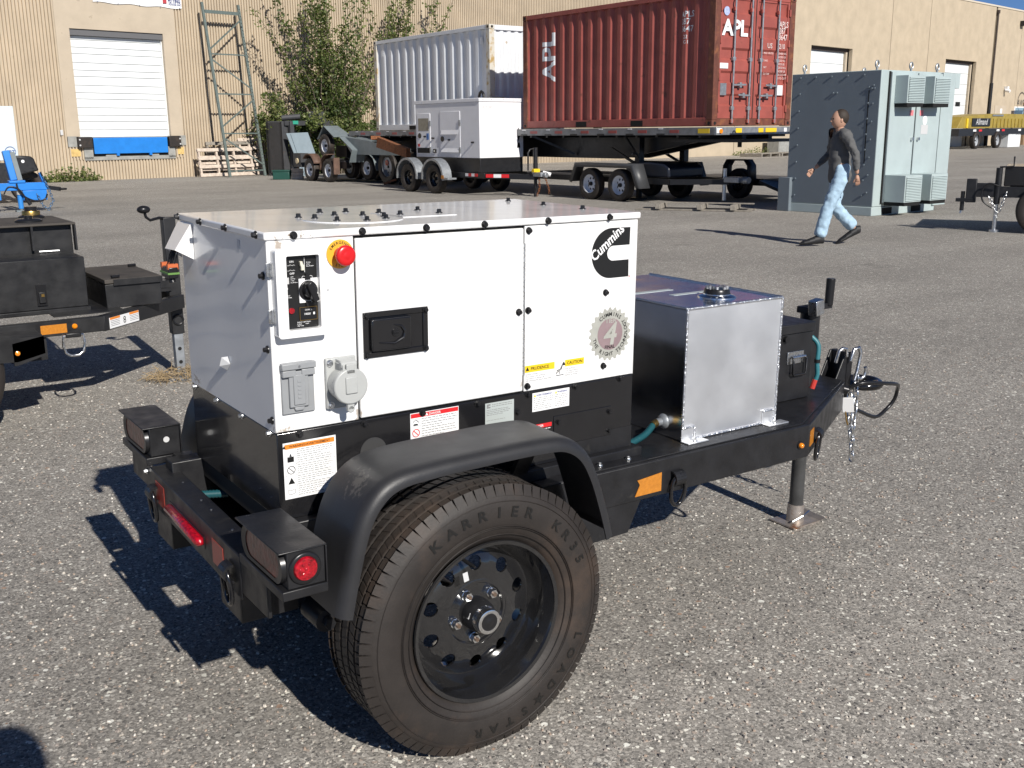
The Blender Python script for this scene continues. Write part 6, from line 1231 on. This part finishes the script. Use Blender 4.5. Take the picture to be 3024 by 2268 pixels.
def tree(name,label,loc,nst,spread,hmin,hmax,nleaf,seed,low=None,dirbias=0):
    r=random.Random(seed); T_=thing(name,label,'tree' if hmax>4 else 'shrub',loc,R(10)); wood=MB(); v=[];f=[];mi=[]
    shoots=[]
    for i in range(nst):
        a=r.random()*6.283; h=r.uniform(hmin,hmax); sp=spread*r.uniform(.15,1)
        P=[V(r.gauss(0,.18),r.gauss(0,.12),0)]; tip=V(math.cos(a)*sp+dirbias,math.sin(a)*sp*.55,h); n=8
        for k in range(1,n+1):
            t=k/n; P.append(P[0]+V(tip.x*t**1.25,tip.y*t**1.25,tip.z*t)+V(r.gauss(0,.06),r.gauss(0,.05),0))
        wood.tube(P,[max(.006,.05*(1-k/n)**1.1*(1.6 if i<4 else .7)) for k in range(n+1)],6); shoots.append(P)
        for q in range(r.randint(5,9)):
            k=r.randint(2,n-1); b0=P[k]; L=r.uniform(.35,1.1)*(1-.4*k/n); dd_=V(r.gauss(0,1),r.gauss(0,.6),r.uniform(.1,1.1)).normalized(); Q=[b0,b0+dd_*L*.5+V(0,0,.05),b0+dd_*L+V(0,0,.18*L)]; wood.tube(Q,[.012,.008,.003],5); shoots.append(Q)
    for P in shoots:
        tot=sum((b_-a).length for a,b_ in zip(P,P[1:])); nl=int(nleaf*tot)
        clump=r.choices((0,1,2),(3,4,2))[0]
        for _ in range(nl):
            t=r.random()**.8*(len(P)-1); k=min(int(t),len(P)-2); p=P[k].lerp(P[k+1],t-k); zf=p.z/hmax
            jit=.16*(1.3-zf); p=p+V(r.gauss(0,jit),r.gauss(0,jit),r.gauss(0,jit*.8))
            if p.z<.02: continue
            add_leaf(v,f,mi,p,r.uniform(.065,.145),r,clump if r.random()<.7 else r.choices((0,1,2),(3,4,2))[0])
    if low:
        nl,rx,ry_,rz_,cx_,cz_=low
        cl=[(V(cx_+r.uniform(-rx,rx),r.uniform(-ry_,ry_),r.random()**1.3*rz_),r.uniform(.2,.5),r.choices((0,1,2),(4,4,1))[0]) for _ in range(60)]
        for _ in range(nl):
            c,rad,cc=r.choice(cl)
            if (abs(c.x-cx_)/rx)**2+(c.z/rz_)**2>1.15: continue
            d=V(r.gauss(0,1),r.gauss(0,1),r.gauss(0,1)).normalized()*rad*r.random()**.4; add_leaf(v,f,mi,V(c.x+d.x,c.y+d.y,max(.03,c.z+d.z)),r.uniform(.05,.11),r,cc if r.random()<.75 else r.choices((0,1,2),(4,4,1))[0])
    wood.build('trunk',M_bark,T_,angle=60)
    m=bpy.data.meshes.new('crown'); m.from_pydata(v,[],f); m.polygons.foreach_set('material_index',mi)
    for x in LEAF: m.materials.append(x)
    inst('crown',m,T_)
tree('wild_shrub_tree','tall wild leafy shrub growing at the wall between the rack and white container',wf(6.85,2.1),34,3.0,3.2,7.8,34,11,(19000,2.25,.9,3.2,.35,0))
tree('thin_shrub_tree','thin leafy shoots rising behind the top of the white container',wf(10.5,1.3),18,2.3,4.6,7.2,32,23,None,.8)
tree('wall_sapling','small sapling growing left of the tall shrub by the machine frame',wf(4.9,1.2),7,.8,1.8,3.0,55,31)
def weeds(name,label,a0,a1,off,n,h,seed):
    r=random.Random(seed); v=[];f=[];mi=[]
    for _ in range(n):
        x=r.uniform(a0,a1); e=1-abs((x-(a0+a1)/2)/((a1-a0)/2))**2; z=r.random()**1.6*h*(.35+.65*e)*r.uniform(.6,1.2); add_leaf(v,f,mi,V(x,r.gauss(0,.09),max(.02,z)),r.uniform(.05,.12),r,r.choices((0,1,2),(2,4,4))[0])
    m=bpy.data.meshes.new(name); m.from_pydata(v,[],f); m.polygons.foreach_set('material_index',mi)
    for x in LEAF: m.materials.append(x)
    o=inst(name,m,None); o.location=wf(0,off); o.rotation_euler=(0,0,R(10)); o['kind']='stuff'; tag(o,label,'weeds')
weeds('weeds','green weeds along the wall foot below the dock door',-3.4,-1.5,.25,650,.5,4); weeds('dry_weeds','low weeds at the far wall foot beyond the flatbed',36,44,.4,900,.5,5)
# ================================================================ LEFT BLACK TRAILER
BT_=thing('black_tool_trailer','black utility trailer with toolboxes and D-ring at left, parked beside the generator trailer','utility trailer',(0,4.25,0),0)
yn=-.62
M_blk2=mat('dusty_black_paint',(.014,.014,.015),.42,var=.3,vscale=8,rvar=.1,wear=((.055,.05,.042),8,.70,.14),bump=.08,bscale=80)
M_dusty=mat('dust_covered_black_paint',(.06,.052,.044),.7,var=.25,vscale=6,wear=((.02,.019,.018),5,.55,.2))
rl=MB().box(-2.5,.48,yn,yn+.05,.453,.534).build('side_rail',M_blk2,BT_,bevel=.004); MB().box(-2.5,.48,.57,.62,.453,.534).build('side_rail',M_blk2,BT_,bevel=.004)
for s,ya,yb in((1,yn,-.10),(-1,.62,.10)):
    a=V(.48,ya,0); b_=V(1.08,yb,0); d=(b_-a).normalized(); n=V(-d.y,d.x,0)*s
    MB().prism([(a.x,a.y),(b_.x,b_.y),(b_.x+n.x*.05,b_.y+n.y*.05),(a.x+n.x*.05,a.y+n.y*.05)],2,.45,.534).build('tongue_rail',M_blk2,BT_,bevel=.004)
    if s==1:
        nn=-n; c=a.lerp(b_,.22)+nn*.002; lb=MB().obox((c.x,c.y,.487),d*.135,nn*.0008,(0,0,.03)).build('warning_label',M_white_plain,BT_); 
        c2_=c+nn*.0012; 
        for q in(-.085,.09): MB().obox((c2_.x+d.x*q,c2_.y+d.y*q,.511),d*(.045 if q<0 else .043),nn*.0004,(0,0,.006)).build('label_header',M_orange,lb)
        MB().text('8',.055,(c2_.x,c2_.y-.001,.468),d,YD,'C',.0).build('number',M_blackprint,lb,angle=0)
        t_=MB()
        for q in range(4):
            for q2 in(-.085,.09): t_.obox((c2_.x+d.x*q2,c2_.y+d.y*q2,.498-.009*q),d*.04,nn*.0004,(0,0,.0012))
        t_.build('small_print',M_greyprint,lb)
MB().box(.25,.62,-.5,.5,.534,.54).build('deck_plate',M_blk2,BT_)
MB().box(.155,.285,yn-.003,yn,.468,.516).build('amber_reflector',M_amber,BT_); q=MB().rev([(.014,0),(.014,.006),(.008,.012),(0,.013)],(.325,yn,.497),(0,-1,0),16).build('marker_lamp',M_amberlens,BT_)
MB().box(.27,.35,yn-.028,yn,.44,.466).build('ring_bracket',M_blk2,BT_,bevel=.006); MB().tube([(.26,yn-.015,.452),(.255,yn-.015,.40),(.265,yn-.015,.36),(.29,yn-.015,.342),(.33,yn-.015,.342),(.355,yn-.015,.36),(.365,yn-.015,.40),(.36,yn-.015,.452)],.0075,8,True).build('d_ring',M_zinc,BT_,angle=60)
# near fender
fp=[(-.02,.395),(-.02,.46),(-.2,.515),(-.6,.53),(-1.3,.53)]
b=MB(); b.prism([(.13,.50),(-.02,.475),(-.02,.36),(-.005,.36),(.13,.40)],1,-.83,-.82); b.add([(.13,-.83,.50),(.13,yn,.50),(-.5,yn,.52),(-.5,-.83,.50)],[(0,1,2,3)]).add([(.13,-.83,.50),(-.5,-.83,.50),(-.5,-.83,.40),(-.0,-.83,.38),(.13,-.83,.41)],[(0,1,2,3,4)]); b.build('fender_tread_plate',M_blk2,BT_); MB().rev([(.012,0),(.012,.005),(0,.01)],(.0,-.83,.425),(0,-1,0),12).build('marker_lamp',M_amberlens,BT_); bg_wheel(BT_,(-.42,-.72,.335),BGB,0); MB().box(.0,.18,-.6,-.5,.33,.45).build('axle_hanger',M_blk2,BT_)
# big toolbox with raised back box
tb=MB().box(-.75,.465,-.36,-.02,.56,.835).box(-.75,.475,-.37,-.01,.535,.56).build('front_toolbox',M_blk2,BT_,bevel=.004); MB().box(.20,.25,-.372,-.36,.585,.70).build('latch_plate',M_bolt,tb); MB().box(.208,.242,-.384,-.372,.60,.66).build('latch_hasp',M_blk2,tb,bevel=.003); MB().box(.22,.235,-.388,-.384,.635,.65).build('latch_rivet',M_brass,tb)
ub=MB().box(-.75,.50,.05,.62,.535,.985).build('rear_tank_box',M_blk2,BT_,bevel=.004); MB().box(-.76,.515,.0,.64,.985,.998).build('tank_top',M_dusty,ub,bevel=.003)
for x in(-.42,-.10,.27): MB().box(x,x+.012,-.005,.05,.85,.985).build('flange_rib',M_blk2,ub)
MB().box(.505,.515,.0,.05,.836,.985).build('flange_side',M_blk2,ub); MB().prism([(.06,.87),(.075,.885),(.085,.855),(.07,.845)],1,.043,.049).build('rust_chip',M_rust,ub)
for x in(-.12,.30): MB().cyl((x,-.015,.842),(x+.11,-.015,.842),.007,n=8).build('lid_hinge',M_zinc,tb)
for x,y in((.30,.2),(.37,.5),(-.2,.35)):
    c_=MB().rev([(.075,0),(.075,.012),(.06,.02),(.0,.022)],(x,y,.998),(0,0,1),28).build('filler_flange',M_bolt,ub,angle=40)
    if y>.2: MB().rev([(.052,.02),(.052,.04),(.05,.045),(0,.046)],(x,y,.998),(0,0,1),24).build('filler_cap',M_brass,ub,angle=40); MB().rev([(.036,.045),(.036,.07),(0,.072)],(x,y,.998),(0,0,1),20).build('cap_knob',M_bolt,ub,angle=40)
    else: MB().cyl((x,y,1.018),(x,y,1.035),.022,n=12).build('cap_knob',M_bolt,ub)
bb_=MB().box(.555,.865,-.385,.26,.536,.672).build('battery_box',M_blk2,BT_,bevel=.004); MB().prism([(.553,.676),(.872,.676),(.872,.70),(.553,.70)],1,-.395,.27).build('battery_box_lid',M_dusty,bb_,bevel=.003); MB().box(.60,.872,-.402,-.395,.665,.698).build('lid_lip',M_blk2,bb_)
for y,x in((-.36,.62),(.12,.84)): MB().cyl((x-.02,y,.71),(x+.025,y+.01,.71),.009,n=10).build('rubber_latch',M_bolt,bb_)
jk_=MB().box(1.01,1.085,-.035,.035,.28,1.0).build('jack_outer_tube',M_blk2,BT_,bevel=.004); MB().box(1.02,1.075,-.027,.027,.02,.3).build('jack_inner_tube',M_galv,BT_,bevel=.003); MB().tube([(1.04,-.0,.99),(.99,-.03,1.0),(.93,-.05,.99),(.905,-.055,1.01),(.90,-.055,1.035)],.009,8).build('jack_crank',M_bolt,BT_); MB().sphere((.895,-.055,1.055),.032,14,10,(1.25,1,.75)).build('crank_knob',M_bolt,BT_,angle=80)
for z in(.10,.185): MB().cyl((1.047,-.0272,z),(1.047,-.0285,z),.012,n=12).build('pin_hole',M_dark,jk_)
MB().tube([(1.05+.03*math.cos(t*PI/8),-.04,.37+.03*math.sin(t*PI/8)) for t in range(16)],.006,6,True).build('pull_pin_ring',M_bolt,jk_); MB().box(.94,1.12,-.12,.12,.0,.02).build('jack_foot',M_galv,BT_)
MB().bar((.85,-.02,.60),(1.02,-.02,.60),.12,.05).box(.83,1.0,-.15,.0,.57,.585).build('coupler_channel',M_blk2,BT_); MB().cyl((.885,-.05,.63),(.93,-.05,.63),.018,n=10).build('cable_gland',M_zinc,BT_)
# straw clump round that jack foot
def straw():
    r=random.Random(8); b=MB()
    for _ in range(420):
        a=r.random()*6.28; rr=.20*r.random()**.6; p=V(rr*math.cos(a),rr*.75*math.sin(a),r.random()*.055*(1-rr*3)); d=V(r.gauss(0,1),r.gauss(0,1),r.gauss(.05,.25)).normalized()*r.uniform(.03,.08)
        b.tube([p,p+d*.5+V(0,0,.008),p+d+V(0,0,r.uniform(-.01,.01))],.0016,3)
    o=b.build('straw_clump',mat('dry_straw',(.34,.25,.14),.9,var=.3,vscale=30),None,angle=0); o.location=(1.03,4.2,.01); o['kind']='stuff'; tag(o,'clump of dry straw around the foot of the left trailer jack','straw')
straw()
# ================================================================ PEOPLE
import bmesh
def skin(name,verts,edges,radii,m,parent,root=0,sub=2):
    me=bpy.data.meshes.new(name); bm=bmesh.new(); lay=bm.verts.layers.skin.verify(); bv_=[bm.verts.new(v) for v in verts]
    for a,b_ in edges: bm.edges.new((bv_[a],bv_[b_]))
    for i,v_ in enumerate(bv_):
        rr=radii[i]; v_[lay].radius=(rr,rr) if not isinstance(rr,tuple) else rr; v_[lay].use_root=(i==root)
    bm.to_mesh(me); bm.free(); o=bpy.data.objects.new(name,me); COL.objects.link(o); o.parent=parent; me.materials.append(m)
    o.modifiers.new('skin','SKIN').use_smooth_shade=True; s=o.modifiers.new('sub','SUBSURF'); s.levels=sub; s.render_levels=sub
    if name in('jeans','jacket'):      # cloth creases
        tx_=bpy.data.textures.get('creases') or bpy.data.textures.new('creases','CLOUDS'); tx_.noise_scale=.07; s.levels=s.render_levels=3
        dm_=o.modifiers.new('creases','DISPLACE'); dm_.texture=tx_; dm_.strength=.035; dm_.mid_level=.5
    return o
def chainv(segs):
    """segs: list of polylines [(point,radius),...]; equal points are merged"""
    V_=[];E_=[];R_=[]
    def idx(p,r):
        for i,q in enumerate(V_):
            if (V(q)-V(p)).length<1e-5: return i
        V_.append(tuple(p)); R_.append(r); return len(V_)-1
    for s in segs:
        ids=[idx(p,r) for p,r in s]; E_.extend((a,b_) for a,b_ in zip(ids,ids[1:]) if a!=b_)
    return V_,E_,R_
M_skin=mat('skin',(.45,.26,.18),.55); M_jean=mat('pale_blue_denim',(.36,.5,.62),.85,var=.15,vscale=14,bump=.3,bscale=60); M_shirt=mat('dark_grey_cloth',(.10,.10,.10),.85,var=.1,vscale=10); M_shoe=mat('black_shoe',(.012,.012,.013),.6,bump=.2,bscale=120); M_hair=mat('dark_brown_hair',(.03,.02,.013),.7,bump=.5,bscale=90)
def person(label,loc,rz,hipL,kneeL,ankL,toeL,kneeR,ankR,toeR,handL,elbL,handR,elbR,lean_=.02,jm=M_jean,sm=M_shirt,scale=1):
    T_=thing('person',label,'person',loc,rz); T_.scale=(scale,)*3
    pel=V(0,0,.95); ch=V(lean_,0,1.25); nk=V(lean_*1.6,0,1.47); hd=V(lean_*2+.015,0,1.60)
    hl,hr=V(0,.09,.91),V(0,-.09,.91); shL,shR=V(lean_*1.4,.185,1.42),V(lean_*1.4,-.185,1.42)
    legL=[hl,V(*kneeL),V(*ankL)]; legR=[hr,V(*kneeR),V(*ankR)]; aL=[shL,V(*elbL),V(*handL)]; aR=[shR,V(*elbR),V(*handR)]
    mid=lambda a,b_,t=.5:a.lerp(b_,t)
    segs=[[(pel,.12),(ch,.125),(nk,.055),(mid(nk,hd,.4),.052)],[(pel,.12),(hl,.085),(mid(hl,legL[1]),.075),(legL[1],.055),(mid(legL[1],legL[2],.35),.055),(legL[2],.037)],[(pel,.12),(hr,.085),(mid(hr,legR[1]),.075),(legR[1],.055),(mid(legR[1],legR[2],.35),.055),(legR[2],.037)]]
    for a in(aL,aR): segs.append([(V(lean_*1.5,0,1.42),.07),(a[0],.06),(mid(a[0],a[1]),.048),(a[1],.038),(mid(a[1],a[2],.4),.037),(a[2],.024)])
    segs[0].insert(2,(V(lean_*1.5,0,1.42),.07))
    skin('body',*chainv(segs),M_skin,T_)
    # head, hair, face
    hm=MB().sphere(hd,.1,20,14,(1.0,.78,1.2)).build('head',M_skin,T_,angle=80); MB().sphere(hd+V(-.026,0,.028),.101,20,14,(1.0,.84,1.05)).build('hair',M_hair,hm,angle=80); MB().prism([(hd.x+.09,hd.z+.01),(hd.x+.122,hd.z-.022),(hd.x+.09,hd.z-.028)],1,-.012,.012).build('nose',M_skin,hm,bevel=.005)
    for s in(-1,1): MB().sphere(hd+V(.088,s*.032,.012),.011,8,6).build('eye',M_dark,hm); MB().sphere(hd+V(-.005,s*.078,-.01),.026,10,8,(.6,.35,1)).build('ear',M_skin,hm)
    MB().sphere(hd+V(.09,0,-.055),.02,8,6,(.4,1.2,.3)).build('mouth',mat('lips',(.35,.14,.11),.5) if 'lips' not in bpy.data.materials else bpy.data.materials['lips'],hm)
    # clothes
    js=[[(pel+V(0,0,.16),.12),(pel,.135),(hl,.105),(mid(hl,legL[1]),.098),(legL[1],.084),(mid(legL[1],legL[2]),.085),(mid(legL[1],legL[2],.95),.085)],[(pel,.135),(hr,.105),(mid(hr,legR[1]),.098),(legR[1],.084),(mid(legR[1],legR[2]),.085),(mid(legR[1],legR[2],.95),.085)]]
    skin('jeans',*chainv(js),jm,T_)
    ss=[[(V(0,0,.76),.15),(V(0,0,.9),.158),(V(lean_*.5,0,1.08),.145),(ch,.15),(V(lean_*1.5,0,1.42),.085)]]
    for a in(aL,aR): ss.append([(V(lean_*1.5,0,1.42),.085),(a[0],.078),(mid(a[0],a[1]),.062),(a[1],.052),(mid(a[1],a[2],.85),.04)])
    skin('jacket',*chainv(ss),sm,T_)
    # hands with fingers
    for a,s in((aL,1),(aR,-1)):
        d=(a[2]-a[1]).normalized(); sd_=d.cross(V(0,1,0)); sd_=sd_.normalized() if sd_.length>.1 else V(1,0,0); nrm=d.cross(sd_)
        p0=a[2]; hs=[[(p0,.024),(p0+d*.05,.03),(p0+d*.085,.026)]]
        for q in range(4): b0=p0+d*.085+sd_*(.012*(1.5-q)*1.3); hs.append([(p0+d*.085,.026),(b0,.0095),(b0+d*.035+nrm*.004*s,.009),(b0+d*(.062-.006*abs(q-1.3))+nrm*.018*s,.0075)])
        hs.append([(p0+d*.05,.03),(p0+d*.055+sd_*.03,.0105),(p0+d*.08+sd_*.045+nrm*.01*s,.009),(p0+d*.1+sd_*.045+nrm*.018*s,.008)])
        skin('hand',*chainv(hs),M_skin,T_,sub=1)
    for an_,to in((V(*ankL),V(*toeL)),(V(*ankR),V(*toeR))):
        d=(to-an_); up=V(0,0,1); b=MB(); f_=V(d.x,d.y,0).normalized(); dz=to.z-(an_.z-.055)
        heel=an_+V(0,0,-.055)-f_*.055; prof=[(-.01,.036,.10),(.05,.046,.125),(.12,.05,.10),(.19,.056,.075),(.26,.05,.055),(.305,.024,.03)]
        sl_=dz/.23; sdv=V(-f_.y,f_.x,0); rings=[]
        for x,hw,h in prof:
            c=heel+f_*x+V(0,0,sl_*x); rings.append([c+sdv*(hw*math.cos(t*PI/6))+V(0,0,h*.5+h*.5*math.sin(t*PI/6)) for t in range(12)])
        for r0,r1 in zip(rings,rings[1:]): b.ring(r0,r1)
        b.add(rings[0],[tuple(range(12))]); b.add(rings[-1],[tuple(range(11,-1,-1))]); b.build('shoe',M_shoe,T_,angle=60)
    return T_
person('person in pale blue jeans and black shoes walking past the grey cabinet',(10.44,6.66,0),R(151),None,(.17,.10,.50),(.27,.10,.085),(.47,.10,.02),(.0,-.09,.49),(-.30,-.09,.19),(-.13,-.09,.03),(-.12,.26,.92),(-.08,.27,1.16),(.24,-.25,.98),(.04,-.27,1.17))
# the photographer, standing behind the camera (only the shadow reaches the picture)
ph=person('person holding up a phone whose head shadow falls at lower left',(-.81,-2.43,0),R(56),None,(.02,.10,.50),(.0,.11,.085),(.2,.12,.02),(.02,-.10,.50),(.0,-.11,.085),(.2,-.12,.02),(.10,.11,1.33),(.02,.27,1.14),(.10,-.11,1.33),(.02,-.27,1.14),0,scale=1.09)

pc=CAM_POS-_f*.03-_u2*.02; pb=MB().obox(pc,_r2*.074,_u2*.036,_f*.004).build('phone',M_bolt,None,bevel=.003); tag(pb,'black phone held up by the person behind the camera','phone')
